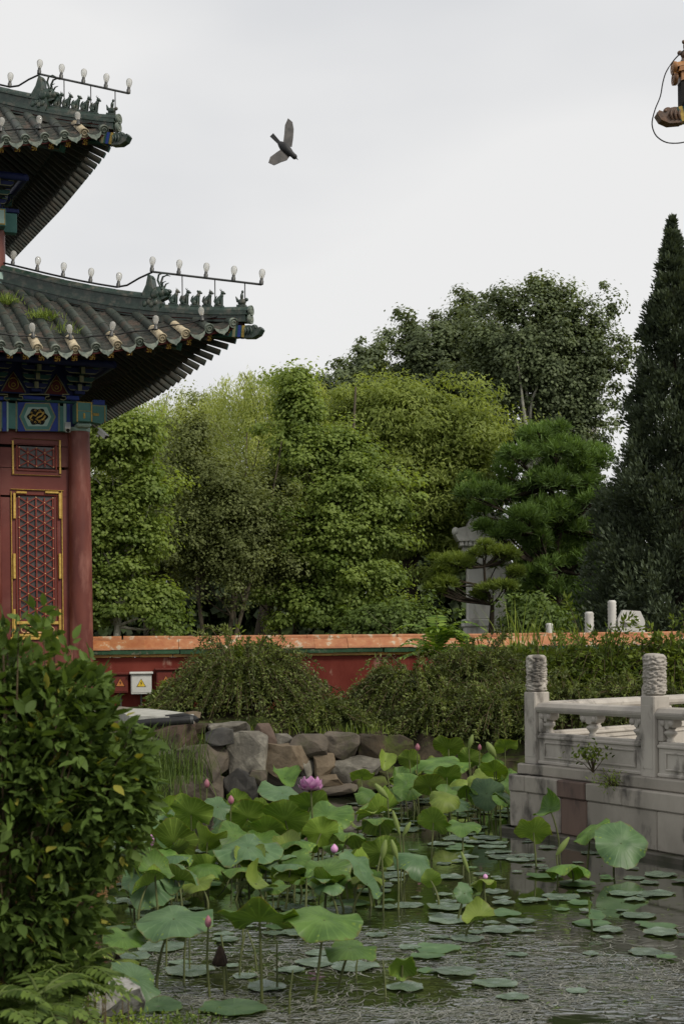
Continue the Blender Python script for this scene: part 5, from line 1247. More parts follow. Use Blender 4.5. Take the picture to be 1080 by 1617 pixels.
COURSE = [(TZ-.125, TZ, .17, [1.45, 1.9, 1.3, 1.8, 1.6]), (TZ-.32, TZ-.129, .25, [.34, .62, .50, .62, 1.25, .9, 1.3, 1.2]), (.07, TZ-.324, .235, [.36, .62, .47, 1.15, 1.35, 1.2, 1.3]), (-.5, .066, .33, [1.0, .9, 1.3, 1.1, 1.2, 1.3])]
for ci, (z0, z1, out_, lens) in enumerate(COURSE):
    for mi, M in enumerate((M1, M2)):
        x = -out_ + (.004 if mi else 0); k = 0
        while x < 6.2:
            L = lens[k % len(lens)]*(1 if mi == 0 else 1.15); jo = rng.normal()*.006
            mb = MB(); mb.box((x, -out_+jo, z0), (min(x+L, 6.6)-.007, .5, z1), M, 0, .014)
            mb.build('stone_block', stone_wet if ci == 3 else stone_stain if (mi == 0 and ((ci == 1 and k == 2) or (ci == 2 and k == 2))) else stone_t, terr)
            x += L; k += 1
mb = MB(); q0 = TA + (e1+e2)*.25; q1 = q0 + e1*6; q2 = q0 + e2*6
mb.add([(q.x, q.y, TZ-.012) for q in (q0, q1, q1+e2*6, q2)] , [(0,1,2,3)]); mb.build('terrace_paving', stone_t, terr)

def marble_post(root, o, M, seed):
    mb = MB(); h = .835
    mb.box((-.108, -.108, TZ-.01), (.108, .108, TZ+h), M @ Matrix.Translation((o, 0, 0)), 0, .012)
    mb.box((-.08, -.112, TZ+.08), (.08, -.1085, TZ+h-.1), M @ Matrix.Translation((o, 0, 0)), 0, .004)
    p = mb.build('post', marble, root)
    hd_ = MB(); prof = [(.085, TZ+h), (.100, TZ+h+.012)] + [(.112, TZ+h+.02 + .38*k/60) for k in range(61)] + [(.108, TZ+h+.412), (.09, TZ+h+.428), (.05, TZ+h+.432), (.01, TZ+h+.433)]
    f0 = ripple(seed, .018, .112)
    hd_.lathe(prof, 56, M @ Matrix.Translation((o, 0, 0)), fn=lambda r, t, z: f0(r, t, z) if r > .111 else r)
    hd_.build('post_head', marble, p)
def bay(root, x0, x1, M):
    z = lambda v: TZ + v
    hr = MB(); hr.prism([(-.075, z(.60)), (-.095, z(.63)), (-.095, z(.665)), (-.06, z(.705)), (0, z(.72)), (.06, z(.705)), (.095, z(.665)), (.095, z(.63)), (.075, z(.60))], x0, x1, M @ Matrix(((0, 1, 0, 0), (1, 0, 0, 0), (0, 0, 1, 0), (0, 0, 0, 1))))
    hr.box((x0, -.10, z(.645)), (x1, -.093, z(.655)), M); hr.build('handrail', marble, root)
    pn = MB(); pn.box((x0+.003, -.062, z(0)), (x1-.003, .062, z(.365)), M, 0, .012); pn.box((x0+.002, -.082, z(.295)), (x1-.002, .082, z(.335)), M, 0, .012); pn.box((x0+.002, -.082, z(.0)), (x1-.002, .082, z(.045)), M, 0, .012)
    o = pn.build('panel', marble, root)
    for y0, y1 in ((-.078, -.0625), (.0625, .078)):
        f = MB(); a, b_, c_, d_ = x0+.12, x1-.12, z(.075), z(.265)
        for bx_ in ((a, b_, d_-.02, d_), (a, b_, c_, c_+.02), (a, a+.02, c_+.02, d_-.02), (b_-.02, b_, c_+.02, d_-.02)): f.box((bx_[0], y0, bx_[2]), (bx_[1], y1, bx_[3]), M, 0, .004)
        f.build('panel_moulding', marble, o)
    for xx in (x0, x1):
        s = MB(); sg = 1 if xx == x0 else -1; a, b_ = sorted((xx + .002*sg, xx + .075*sg)); s.box((a, -.066, z(.366)), (b_, .066, z(.598)), M, 0, .01); s.build('stile', marble, root)
    for xx, hf in ((x0+.13, 1), ((x0+x1)/2, 0), (x1-.13, -1)):
        v = MB(); MM = M @ Matrix.Translation((xx, 0, 0)) @ Matrix.Diagonal((1, .8, 1, 1))
        v.lathe([(.05, z(.366)), (.05, z(.385)), (.035, z(.40)), (.055, z(.43)), (.082, z(.455)), (.075, z(.47)), (.045, z(.485)), (.06, z(.50))], 16, MM)
        w = .15 if hf == 0 else .10
        v.prism([(-w, z(.598)), (-w*1.05, z(.56)), (-w*.8, z(.515)), (-w*.4, z(.53)), (-w*.2, z(.50)), (w*.2, z(.50)), (w*.4, z(.53)), (w*.8, z(.515)), (w*1.05, z(.56)), (w, z(.598))], -.055, .055, M @ Matrix.Translation((xx, 0, 0)))
        for sg in (-1, 1):
            for y_ in (-.055, .055): v.ball((xx + sg*w*.62, y_, z(.555)), (.042, .022, .036), M)
        v.build('cloud_vase', marble, root)
B1 = empty('marble_balustrade', (TA.x, TA.y, TZ), 'near carved marble balustrade with two cloud-headed posts facing the pond', 'balustrade', 'balustrades of the terrace')
L1 = 2.08
for k in range(4):
    marble_post(B1, k*L1, M1, k*3.3)
    if k < 3: bay(B1, k*L1+.11, (k+1)*L1-.11, M1)
B2 = empty('marble_balustrade', (TA.x+e2.x, TA.y+e2.y, TZ), 'far marble balustrade running away behind the near rail', 'balustrade', 'balustrades of the terrace')
L2 = 2.42
for k in range(3):
    if k: marble_post(B2, k*L2, M2, k*5.1)
    if k < 2: bay(B2, k*L2+.11, (k+1)*L2-.11, M2)
# weeds rooted in the terrace joints
def weed(label, px, py, d, n, sp, L, W, mat, seed, stem_to=None):
    rs = np.random.default_rng(seed); c = P(px, py, d); root = empty('terrace_weed', c if stem_to is None else stem_to, label, 'weed', 'weeds in the terrace joints')
    C = np.array(c) + rs.normal(size=(n, 3))*np.array(sp)
    scatter('foliage', LEAF6, C, nrm(rs.normal(size=(n, 3)) + np.array([0, 0, .2])), nrm(rs.normal(size=(n, 3))*.6 + np.array([0, 0, 1])), L, W, rs.random(n), LM[mat], root)
    st = MB(); b0 = Vector(stem_to if stem_to is not None else c - Vector((0, 0, .06)))
    for i in range(0, n, max(1, n//14)): st.tube([b0, b0.lerp(Vector(C[i]), .5) + Vector((0, 0, .02)), Vector(C[i])], [.006, .004, .002], 4)
    st.build('stems', twig, root)
weed('small leafy seedling growing against the balustrade panel', 930, 1190, 14.95, 150, (.10, .06, .05), .055, .03, 'hedge', 3, P(936, 1220, 15.0))
weed('low mossy clump hanging over the terrace edge', 965, 1232, 14.75, 240, (.09, .06, .05), .05, .014, 'grass', 4)

# ------------------------------------------------------------------ eave corner of another pavilion, upper right
tile_or = pmat('orange_roof_tile', lin('8a5c30'), lin('a0703c'), scale=8, rough=.4, bump=.25, bscale=30, c3=lin('5a3c28'), s3=6, p3=(.5,.66), vary=.15, spec=.5)
tile_br = pmat('brown_roof_figure', lin('4c382a'), lin('63462f'), scale=9, rough=.45, bump=.3, bscale=30, c3=lin('2e2a28'), s3=6, vary=.12, spec=.5)
def recolor(me, mat): m2 = me.copy(); m2.materials.clear(); m2.materials.append(mat); return m2
tip = P(1040, 188, 19.5)
f2 = Vector((.80, -.60, 0)); w2 = Vector((.72, .69, 0))
pv2 = Roof(Vector((0, 0, 0)), f2, w2, 1.5, .45, tip.z - .30, .50, 2.6, 1.9)
cur = pv2.S(0, 0, 0); sh = Vector((tip.x - cur.x + .27, tip.y - cur.y, 0)); pv2.corner += sh
c2 = pv2.corner + (f2 + w2)*1.5
pav2 = empty('pavilion', (c2.x, c2.y, .4), 'second pavilion, only its orange-tiled eave corner showing at upper right', 'pavilion')
om = dict(pan=tile_or, tube=recolor(tube_me, tile_or), cream=recolor(tube_me, tile_or), disc=recolor(disc_me, tile_or), disc_c=recolor(disc_me, tile_or), drip=recolor(drip_me, tile_or), tubemat=tile_or)
build_roof(pv2, pav2, 'roof', 2.8, 2.8, .31, om)
hip_ridge(pv2, pav2, 1.0, tile_or, None, smax=2.5, dragon=recolor(dragon_me, tile_br), beasts_=[recolor(b_, tile_br) for b_ in beasts], rider=recolor(rider_me, tile_br), head=recolor(chead_me, tile_br), n_beast=2, cap=recolor(ridge_me, tile_or), disc=recolor(disc_me, tile_or), lift=.30, back=.03)
mb = MB(); mb.lathe([(.22, .3), (.2, pv2.ze-.5)], 24, Matrix.Translation((c2.x, c2.y, 0))); mb.build('column', red_lac, pav2)
for e_, ln_ in ((f2, 2.6), (w2, 2.6)): mb = MB(); mb.beam(c2 + Vector((0, 0, pv2.ze-.55)), c2 + e_*ln_ + Vector((0, 0, pv2.ze-.55)), .2, .4); mb.build('beam', paint_teal, pav2)
mb = MB(); g0 = [(1085, 74), (1066, 92), (1052, 112), (1046, 130), (1042, 152), (1034, 172), (1029, 192), (1031, 206), (1038, 217), (1052, 225), (1070, 226), (1086, 223)]
gp = [P(x, y, 19.2) for x, y in g0]; cp = []
for i in range(len(gp)-1):
    a_, b_, c_, d_ = gp[max(i-1, 0)], gp[i], gp[i+1], gp[min(i+2, len(gp)-1)]
    for t in (0, .25, .5, .75): cp.append(.5*((2*b_) + (c_-a_)*t + (2*a_-5*b_+4*c_-d_)*t*t + (3*b_-a_-3*c_+d_)*t**3))
mb.tube(cp + gp[-1:], .009, 6); tag(mb.build('lightning_wire', cable_blk), 'thin wire looping round the eave corner at upper right', 'wire')
# ------------------------------------------------------------------ lotus
def lotusmat(name, c, c2, rough, transl, vein=.10):
    m, nt, b, out = new_mat(name); N, Lk = nt.nodes.new, nt.links.new
    uv = N('ShaderNodeUVMap'); uv.uv_map = 'polar'; sx = N('ShaderNodeSeparateXYZ'); Lk(uv.outputs[0], sx.inputs[0])
    m1 = N('ShaderNodeMath'); m1.operation = 'MULTIPLY'; m1.inputs[1].default_value = 22; Lk(sx.outputs[0], m1.inputs[0])
    m2 = N('ShaderNodeMath'); m2.operation = 'PINGPONG'; m2.inputs[1].default_value = .5; Lk(m1.outputs[0], m2.inputs[0])
    mr = N('ShaderNodeMapRange'); mr.inputs['From Min'].default_value = 0; mr.inputs['From Max'].default_value = .11; mr.inputs['To Min'].default_value = 1; mr.inputs['To Max'].default_value = 0; Lk(m2.outputs[0], mr.inputs['Value'])
    g = N('ShaderNodeNewGeometry'); n1 = N('ShaderNodeTexNoise'); n1.inputs['Scale'].default_value = 7; n1.inputs['Detail'].default_value = 4; Lk(g.outputs['Position'], n1.inputs['Vector'])
    r = N('ShaderNodeValToRGB'); r.color_ramp.elements[0].position = .35; r.color_ramp.elements[1].position = .65; r.color_ramp.elements[0].color = (*c, 1); r.color_ramp.elements[1].color = (*c2, 1); Lk(n1.outputs['Fac'], r.inputs[0])
    oi = N('ShaderNodeObjectInfo'); mo = N('ShaderNodeMapRange'); mo.inputs['To Min'].default_value = .78; mo.inputs['To Max'].default_value = 1.2; Lk(oi.outputs['Random'], mo.inputs['Value'])
    h = N('ShaderNodeHueSaturation'); Lk(mo.outputs[0], h.inputs['Value']); Lk(r.outputs[0], h.inputs['Color'])
    x = N('ShaderNodeMix'); x.data_type = 'RGBA'; x.blend_type = 'MIX'; mv = N('ShaderNodeMath'); mv.operation = 'MULTIPLY'; mv.inputs[1].default_value = vein*2.5; Lk(mr.outputs[0], mv.inputs[0]); Lk(mv.outputs[0], x.inputs[0])
    Lk(h.outputs[0], x.inputs[6]); x.inputs[7].default_value = (*[min(1, q*1.7+.03) for q in c2], 1)
    n4 = N('ShaderNodeTexNoise'); n4.inputs['Scale'].default_value = 16; n4.inputs['Detail'].default_value = 3; Lk(g.outputs['Position'], n4.inputs['Vector'])
    ad = N('ShaderNodeMath'); ad.operation = 'MULTIPLY_ADD'; ad.inputs[1].default_value = .42; Lk(n4.outputs['Fac'], ad.inputs[0]); Lk(sx.outputs[1], ad.inputs[2])
    rm = N('ShaderNodeMapRange'); rm.inputs['From Min'].default_value = 1.17; rm.inputs['From Max'].default_value = 1.27; rm.inputs['To Max'].default_value = .7; Lk(ad.outputs[0], rm.inputs['Value'])
    xb = N('ShaderNodeMix'); xb.data_type = 'RGBA'; Lk(rm.outputs[0], xb.inputs[0]); Lk(x.outputs[2], xb.inputs[6]); xb.inputs[7].default_value = (*lin('6e6234'), 1); x = xb
    Lk(x.outputs[2], b.inputs['Base Color']); b.inputs['Roughness'].default_value = rough; b.inputs['Specular IOR Level'].default_value = .4
    bp = N('ShaderNodeBump'); bp.inputs['Strength'].default_value = .35; bp.inputs['Distance'].default_value = .004; Lk(mr.outputs[0], bp.inputs['Height']); Lk(bp.outputs[0], b.inputs['Normal'])
    t = N('ShaderNodeBsdfTranslucent'); y = N('ShaderNodeMix'); y.data_type = 'RGBA'; y.blend_type = 'MULTIPLY'; y.inputs[0].default_value = 1; Lk(x.outputs[2], y.inputs[6]); y.inputs[7].default_value = (1.5, 1.4, .5, 1); Lk(y.outputs[2], t.inputs['Color'])
    ms = N('ShaderNodeMixShader'); ms.inputs[0].default_value = transl; Lk(b.outputs[0], ms.inputs[1]); Lk(t.outputs[0], ms.inputs[2]); Lk(ms.outputs[0], out.inputs[0])
    return m
LT = {'b': lotusmat('lotus_top_bluish', lin('47653f'), lin('5f7b51'), .44, .3), 'g': lotusmat('lotus_top_green', lin('4f7030'), lin('6c8c42'), .47, .42), 'y': lotusmat('lotus_top_yellow_green', lin('728638'), lin('8c9e4a'), .48, .45),
      'p': lotusmat('lotus_pad_grey_green', lin('4e5e50'), lin('647462'), .24, .06, .05)}
LU = lotusmat('lotus_underside', lin('6e8834'), lin('869e44'), .58, .42, .2)
def blade(kind, seed, top):
    rs = random.Random(seed); nr, ns = 5, 30; ph = [rs.uniform(0, 6.28) for _ in range(4)]
    def pt(r, t):
        rr = r*(1 + (.06*math.sin(3*t+ph[0]) + .04*math.sin(7*t+ph[1]) + .025*math.sin(13*t+ph[2]))*r)
        x, y = rr*math.cos(t), rr*math.sin(t); w = math.sin(4*t+ph[2])*.09 + math.sin(6*t+ph[3])*.06
        z = {'umb': -.16*r*r + w*r**3*1.3 + .03, 'bowl': .22*r**1.8 - .10*r**4 + w*r**3*1.4, 'fold': .75*abs(x)**1.5 - .12*y*r + w*r**3, 'droop': -.42*r**2.6 + w*r**3*1.6 + .05, 'pad': .012*r**6 + .06*max(0, math.sin(2*t+ph[2]))**8*r**5 + .02*math.sin(5*t+ph[1])*r**4}[kind]
        z -= .06*max(0, 1-r*6)
        k = 1.0 if kind == 'pad' else 1 - .25*max(0, abs(z)-.15)
        return Vector((x*k, y*k, z))
    rad = [.0, .16, .42, .68, .88, 1.0]; th = .012 if kind != 'pad' else .008
    vs, fs, mi, uvs = [], [], [], []
    for layer in (0, 1):
        b0 = len(vs)
        for i in range(1, nr+1):
            for j in range(ns+1): p = pt(rad[i], 2*math.pi*j/ns); vs.append(p - Vector((0, 0, th*layer)))
        c0 = len(vs); vs.append(pt(0, 0) - Vector((0, 0, th*layer)))
        for i in range(nr-1):
            for j in range(ns):
                q = [b0+i*(ns+1)+j, b0+i*(ns+1)+j+1, b0+(i+1)*(ns+1)+j+1, b0+(i+1)*(ns+1)+j]; u = [(j/ns, rad[i+1]), ((j+1)/ns, rad[i+1]), ((j+1)/ns, rad[i+2]), (j/ns, rad[i+2])]
                if layer == 0: q, u = q[::-1], u[::-1]
                fs.append(q); uvs += u; mi.append(layer)
        for j in range(ns):
            q = [c0, b0+j, b0+j+1]; u = [((j+.5)/ns, 0), (j/ns, rad[1]), ((j+1)/ns, rad[1])]
            if layer: q, u = q[::-1], u[::-1]
            fs.append(q); uvs += u; mi.append(layer)
    me = bpy.data.meshes.new('lotus_blade'); me.from_pydata(vs, [], fs); l = me.uv_layers.new(name='polar'); l.data.foreach_set('uv', [c for u in uvs for c in u])
    me.polygons.foreach_set('material_index', mi); me.polygons.foreach_set('use_smooth', [True]*len(fs)); me.materials.append(top); me.materials.append(LU); me.update()
    return me
BL = {(k, c): [blade(k, 10*i + hash(k + c) % 7, LT[c]) for i in range(3)] for k in ('umb', 'bowl', 'fold', 'droop') for c in 'bgy'} if False else {}
def get_blade(k, c, v):
    key = (k, c, v)
    if key not in BL: BL[key] = blade(k, 17*v + len(k)*3 + 'bgyp'.index(c), LT[c])
    return BL[key]
stem_m = pmat('lotus_stem', lin('4a5230'), lin('5c6238'), scale=10, rough=.6, bump=.2, bscale=80)
stem_me = []
for v in range(4):
    mb = MB(); bx_, by_ = .10*math.sin(v*2.1), .08*math.cos(v*1.7)
    mb.tube([Vector((bx_*(1-t)*t*2.2 + bx_*1.2*(1-t), by_*(1-t), t*1.25 - .25)) for t in np.linspace(0, 1, 7)], [.011, .011, .010, .010, .009, .008, .007], 6); stem_me.append(mb.mesh('lotus_stem', stem_m))
LOTUS_N = [0]
def lotus(label, px, py, wpx, h, kind, tilt, az, c, group=None, d=None, v=None):
    h = h*.84 if py < 1400 else h
    """raised leaf: blade seen at the pixel, h metres over the water"""
    d = d or (EYE - h)*F/(py - HY + (px-HX)*math.tan(ROLL)); p = P(px, py, d); h = p.z; i = LOTUS_N[0]; LOTUS_N[0] += 1; v = i % 4 if v is None else v
    root = empty('lotus_leaf', (p.x, p.y, 0), label, 'lotus leaf', group)
    r = 1.06*wpx*d/F/2; a = R(az); tilt = min(66, tilt*(1.5 if py < 1400 and px < 820 else 1.1))
    ax = Vector((-math.sin(a), math.cos(a), 0))              # tilts the side at azimuth az down
    M = Matrix.Translation(p) @ Matrix.Rotation(R(tilt), 4, ax) @ Matrix.Rotation(i*2.399, 4, 'Z') @ Matrix.Scale(r, 4)
    place('blade', get_blade(kind, c, v % 4), root, M)
    place('stem', stem_me[i % 4], root, Matrix.Translation((p.x, p.y, 0)) @ Matrix.Rotation(i*1.7, 4, 'Z') @ Matrix.Diagonal((1, 1, max(.05, h - .01*r), 1)))
    return root
G = {'mid': 'lotus leaves crowded in the middle of the pond', 'far': 'lotus leaves by the far bank', 'near': 'lotus leaves nearest the camera', 'terr': 'lotus leaves beside the terrace'}
LEAVES = [
 # middle stand
 ('broad pale blue-green lotus leaf with ruffled rim, front of the middle stand', 392,1338,100,.50,'umb',10,-90,'b','mid'),
 ('upright bowl-shaped lotus leaf at the upper left of the middle stand', 302,1284,64,.62,'bowl',38,80,'g','mid'),
 ('small tilted lotus leaf right of the upright bowl-shaped one', 344,1274,44,.64,'umb',30,-60,'b','mid'),
 ('yellow-green lotus leaf beside the left pink bud', 274,1328,72,.45,'bowl',40,90,'y','mid'),
 ('folded yellow-green lotus leaf in the left of the middle stand', 328,1328,58,.42,'fold',35,70,'y','mid'),
 ('cupped lotus leaf behind the broad pale one', 392,1290,64,.58,'bowl',35,95,'g','mid'),
 ('cupped lotus leaf below the pink flower, left of it', 450,1293,70,.58,'bowl',35,80,'g','mid'),
 ('light wavy lotus leaf just left of the open flower', 446,1252,76,.72,'umb',18,-40,'b','mid'),
 ('topmost curled lotus leaf against the rocks', 450,1228,48,.82,'fold',25,-70,'g','mid'),
 ('small round lotus leaf in front of the slate rock', 376,1265,38,.66,'bowl',45,90,'g','mid'),
 ('pale lotus leaf at the far left of the stand beside the bush', 224,1294,54,.55,'umb',18,-80,'b','mid'),
 ('dark flat lotus leaf seen edge-on under the left leaves', 327,1367,74,.34,'droop',5,-90,'g','mid'),
 ('dark lotus leaf hanging beneath the broad pale leaf', 384,1372,62,.32,'droop',12,90,'g','mid'),
 ('lotus leaf with sagging rim between the two front umbrella leaves', 460,1380,58,.34,'droop',10,60,'y','mid'),
 ('long pale lotus leaf tilted towards the bush at left', 236,1396,84,.28,'umb',28,-60,'b','mid'),
 ('narrow lotus leaf right of the broad pale leaf stem', 420,1372,44,.30,'fold',20,-60,'b','mid'),
 ('large light green lotus leaf below the open pink flower', 516,1288,80,.56,'umb',20,-110,'g','mid'),
 ('bright yellow-green lotus leaf hanging face-on under the large light one', 507,1315,54,.48,'bowl',62,95,'y','mid'),
 ('cupped dark-rimmed lotus leaf directly under the open flower', 490,1272,64,.62,'bowl',28,85,'g','mid'),
 ('round umbrella lotus leaf on a dark stem, centre of the pond', 516,1376,80,.38,'umb',20,-95,'g','mid'),
 ('dark bluish lotus leaf right of the centre umbrella leaf', 566,1362,60,.40,'umb',25,-30,'b','mid'),
 ('lotus leaf behind the two pale rolled leaves', 602,1346,58,.42,'bowl',40,100,'g','mid'),
 ('drooping lotus leaf right of the two pale rolled leaves', 658,1358,66,.40,'droop',22,-50,'b','mid'),
 ('cupped lotus leaf standing alone right of the rolled shoots', 684,1298,52,.46,'bowl',35,60,'g','mid'),
 ('flat umbrella lotus leaf on a thin stem, right of the lone cupped one', 730,1304,54,.42,'umb',10,-90,'g','mid'),
 ('small yellow lotus leaf in front of the far rocks', 571,1226,38,.55,'bowl',20,90,'y','mid'),
 ('shaded lotus leaf behind the bright yellow-green hanging one', 552,1318,60,.44,'droop',15,80,'g','mid'),
 ('small lotus leaf left of the centre umbrella leaf', 468,1356,48,.40,'umb',22,-120,'g','mid'),
 ('shaded lotus leaf under the dark bluish one', 580,1384,54,.28,'droop',12,80,'y','mid'),
 ('small twisted lotus leaf below the drooping one', 680,1390,34,.24,'fold',45,60,'y','mid'),
 ('lotus leaf low in the shade at the left of the middle stand', 300,1352,60,.32,'droop',12,70,'g','mid'),
 ('lotus leaf half hidden behind the two cupped middle leaves', 420,1312,66,.46,'bowl',25,85,'g','mid'),
 ('lotus leaf touching the bush twigs below the left bud', 250,1352,62,.34,'umb',18,-70,'g','mid'),
 ('dark lotus leaf in the shade under the large light one', 470,1330,66,.42,'droop',10,90,'g','mid'),
 # far stand
 ('light bowl-shaped lotus leaf at the top of the far stand', 708,1181,48,.86,'bowl',30,75,'y','far'),
 ('light lotus leaf at the upper right of the far stand, by the terrace', 797,1180,42,.86,'bowl',22,110,'y','far'),
 ('round light lotus leaf left of the long bluish one', 646,1199,34,.80,'bowl',40,90,'y','far'),
 ('long bluish umbrella lotus leaf across the far stand', 697,1203,86,.72,'umb',8,-90,'g','far'),
 ('small folded light lotus leaf at the left end of the far stand', 608,1201,32,.78,'fold',35,-60,'y','far'),
 ('pale cupped lotus leaf under the upper right one', 780,1218,44,.68,'bowl',30,60,'y','far'),
 ('brownish cupped lotus leaf in the middle of the far stand', 741,1198,36,.76,'bowl',45,80,'g','far'),
 ('dark cupped lotus leaf below the long bluish one', 678,1241,50,.55,'bowl',30,90,'y','far'),
 ('grey-green lotus leaf at the lower left of the far stand', 645,1240,50,.52,'umb',35,-80,'g','far'),
 ('dark lotus leaf in the shade below the brownish one', 736,1246,52,.50,'droop',20,60,'g','far'),
 ('dark blue-green lotus leaf facing the camera, low in the far stand', 768,1252,52,.46,'umb',50,-90,'b','far'),
 ('small dark lotus leaf close to the terrace corner', 797,1256,40,.42,'droop',20,-40,'b','far'),
 ('thin lotus leaf between the rolled shoot and the bank', 627,1226,34,.62,'fold',35,-50,'g','far'),
 ('shaded lotus leaf behind the dark cupped one', 705,1226,46,.60,'bowl',30,100,'g','far'),
 ('lotus leaf lowest in the far stand above the open water', 722,1268,40,.36,'umb',20,-60,'b','far'),
 ('dark drooping leaf left of the far stand over floating pads', 583,1254,44,.40,'droop',25,-60,'g','far'),
 # beside the terrace
 ('tall lotus leaf tilted up against the terrace stones', 868,1278,52,.60,'fold',48,-150,'g','terr'),
 ('yellow-green butterfly-shaped lotus leaf at the terrace corner', 842,1313,56,.42,'bowl',42,80,'y','terr'),
 ('narrow lotus leaf reaching right along the terrace wall', 932,1311,62,.44,'umb',30,-170,'g','terr'),
 ('largest dark green lotus leaf beside the terrace, facing the camera', 980,1331,80,.34,'umb',48,-85,'b','terr'),
 ('dark drooping lotus leaf in front of the terrace wall', 898,1367,68,.22,'droop',14,80,'g','terr'),
 ('small bluish folded leaf rising from the open water at right', 931,1441,40,.12,'fold',50,-30,'b','terr'),
 ('small upright bluish lotus leaf right of the drooping one', 733,1410,34,.22,'umb',60,-60,'b','terr'),
 ('ragged yellow-green lotus leaf over the rippled water', 757,1448,50,.16,'fold',30,-120,'y','terr'),
 ('low lotus leaf beside the pale pink bud near the right pads', 763,1391,42,.22,'droop',18,90,'y','terr'),
 # nearest
 ('largest bright green bowl-shaped lotus leaf, nearest the camera', 410,1452,122,.50,'bowl',22,85,'g','near'),
 ('long light green lotus leaf leaning right behind the largest one', 512,1452,118,.50,'umb',14,-60,'g','near'),
 ('wide blue-green umbrella lotus leaf left of the single pink bud', 275,1450,118,.46,'umb',12,-95,'b','near'),
 ('small flat lotus leaf on a short stem over bright water', 553,1497,78,.28,'umb',10,-80,'g','near'),
 ('folded dark lotus leaf dipping into bright water', 635,1524,46,.12,'droop',55,95,'g','near'),
 ('pale lotus leaf hanging over the white stone', 212,1546,84,.24,'umb',34,-40,'b','near'),
 ('small lotus leaf between the bush and the wide blue-green one', 195,1480,66,.36,'umb',18,-70,'g','near'),
 ('yellowish lotus leaf showing under the wide blue-green one', 200,1515,50,.22,'droop',15,80,'y','near')]
for (lab, px, py, w, h, k, tl, az, c, g) in LEAVES: lotus(lab, px, py, w, h, k, tl, az, c, G[g])
# leaves lost in the crowd
rs = np.random.default_rng(55)
for _ in range(78):
    px, py = rs.uniform(200, 610), rs.uniform(1275, 1400)
    if px < 250 and py < 1300: continue
    lotus('lotus leaf lost among the crowded leaves of the middle stand', px, py, rs.uniform(40, 68), rs.uniform(.16, .46), ['droop', 'bowl', 'umb', 'fold'][int(rs.integers(4))], rs.uniform(5, 35), rs.uniform(0, 360), 'ggyb'[int(rs.integers(4))], 'hidden leaves of the middle stand')
for _ in range(46):
    px, py = rs.uniform(615, 808), rs.uniform(1195, 1265)
    lotus('lotus leaf lost among the shaded leaves of the far stand', px, py, rs.uniform(28, 50), rs.uniform(.2, .52), ['droop', 'bowl', 'umb'][int(rs.integers(3))], rs.uniform(5, 35), rs.uniform(0, 360), 'ygg'[int(rs.integers(3))], 'hidden leaves of the far stand')
# rolled young leaves
roll_m = lotusmat('lotus_rolled_pale', lin('8a9a64'), lin('a2ae80'), .5, .2)
def rolled(label, px0, py0, px1, py1, h, rpx):
    d = (EYE - h)*F/(max(py0, py1) - HY); a, b_ = P(px0, py0, d), P(px1, py1, d); root = empty('rolled_lotus_leaf', (a.x, a.y, 0), label, 'lotus leaf', 'young rolled lotus leaves')
    mb = MB(); k = 7; r = rpx*d/F; mb.tube([a.lerp(b_, i/(k-1)) for i in range(k)], [r*(.12 + .88*math.sin(math.pi*(.08+.86*i/(k-1)))) for i in range(k)], 8)
    o = mb.mesh('roll', LU); o.materials.clear(); o.materials.append(stem_roll); place('roll', o, root)
    lo_ = a if a.z < b_.z else b_; mb = MB(); mb.tube([(lo_.x, lo_.y, -.2), (lo_.x+.01, lo_.y, lo_.z*.5), lo_], .008, 6); mb.build('stem', stem_m, root)
stem_roll = leafmat('rolled_leaf_pale', lin('7c8c50'), lin('a8b488'), .25)
rolled('left one of two pale rolled leaves hanging as a V', 609, 1326, 603, 1357, .42, 5); rolled('right one of two pale rolled leaves hanging as a V', 618, 1326, 627, 1356, .42, 5)
rolled('slim rolled lotus shoot leaning left above the V pair', 620, 1280, 631, 1318, .48, 4); rolled('short rolled lotus shoot leaning right above the V pair', 648, 1298, 636, 1320, .46, 4)
rolled('rolled lotus leaf slanting at the left of the far stand', 592, 1238, 612, 1260, .52, 5); rolled('tall rolled leaf at the top of the far stand', 746, 1160, 740, 1182, .82, 4)
rolled('folded pale leaf standing upright near the terrace corner', 768, 1172, 782, 1195, .78, 6); rolled('thin rolled shoot above the right floating pads', 728, 1345, 740, 1378, .28, 3.5); rolled('slanting rolled leaf under the tall terrace leaf', 878, 1350, 898, 1322, .30, 5)
# buds, flower, withered leaves
petal_pink = pmat('petal_pink', lin('ac74a0'), lin('c898bc'), scale=20, rough=.5, bump=.1, bscale=40, vary=.12, spec=.3)
petal_deep = pmat('petal_rose', lin('84505a'), lin('966470'), scale=20, rough=.5, bump=.1, bscale=40, vary=.1, spec=.3)
def bud(label, px, py, wpx, hpx, h, mat=petal_deep):
    d = (EYE - h)*F/(py - HY); p = P(px, py, d); s = d/F; root = empty('lotus_bud', (p.x, p.y, 0), label, 'lotus bud', 'pink lotus buds'); r, hh = wpx*s/2, hpx*s
    mb = MB(); mb.lathe([(r*.25, -hh*.5), (r*.75, -hh*.38), (r, -hh*.12), (r*.92, hh*.1), (r*.55, hh*.34), (r*.15, hh*.5), (.001, hh*.54)], 12, Matrix.Translation(p), fn=lambda q, t, z: q*(1+.06*math.sin(4*t+z*30))); mb.build('bud_petals', mat, root)
    mb = MB(); mb.tube([(p.x+.02, p.y, -.25), (p.x-.01, p.y, p.z*.5), (p.x, p.y, p.z-hh*.46)], [.009, .008, .006], 6); mb.build('stem', stem_m, root)
bud('single pink bud on a tall stem between the two nearest leaves', 329, 1455, 11, 19, .46); bud('pink bud at the left beside the yellow-green leaf', 239, 1327, 11, 18, .46, petal_pink); bud('pale bud standing before the dark rocks', 327, 1237, 9, 14, .72)
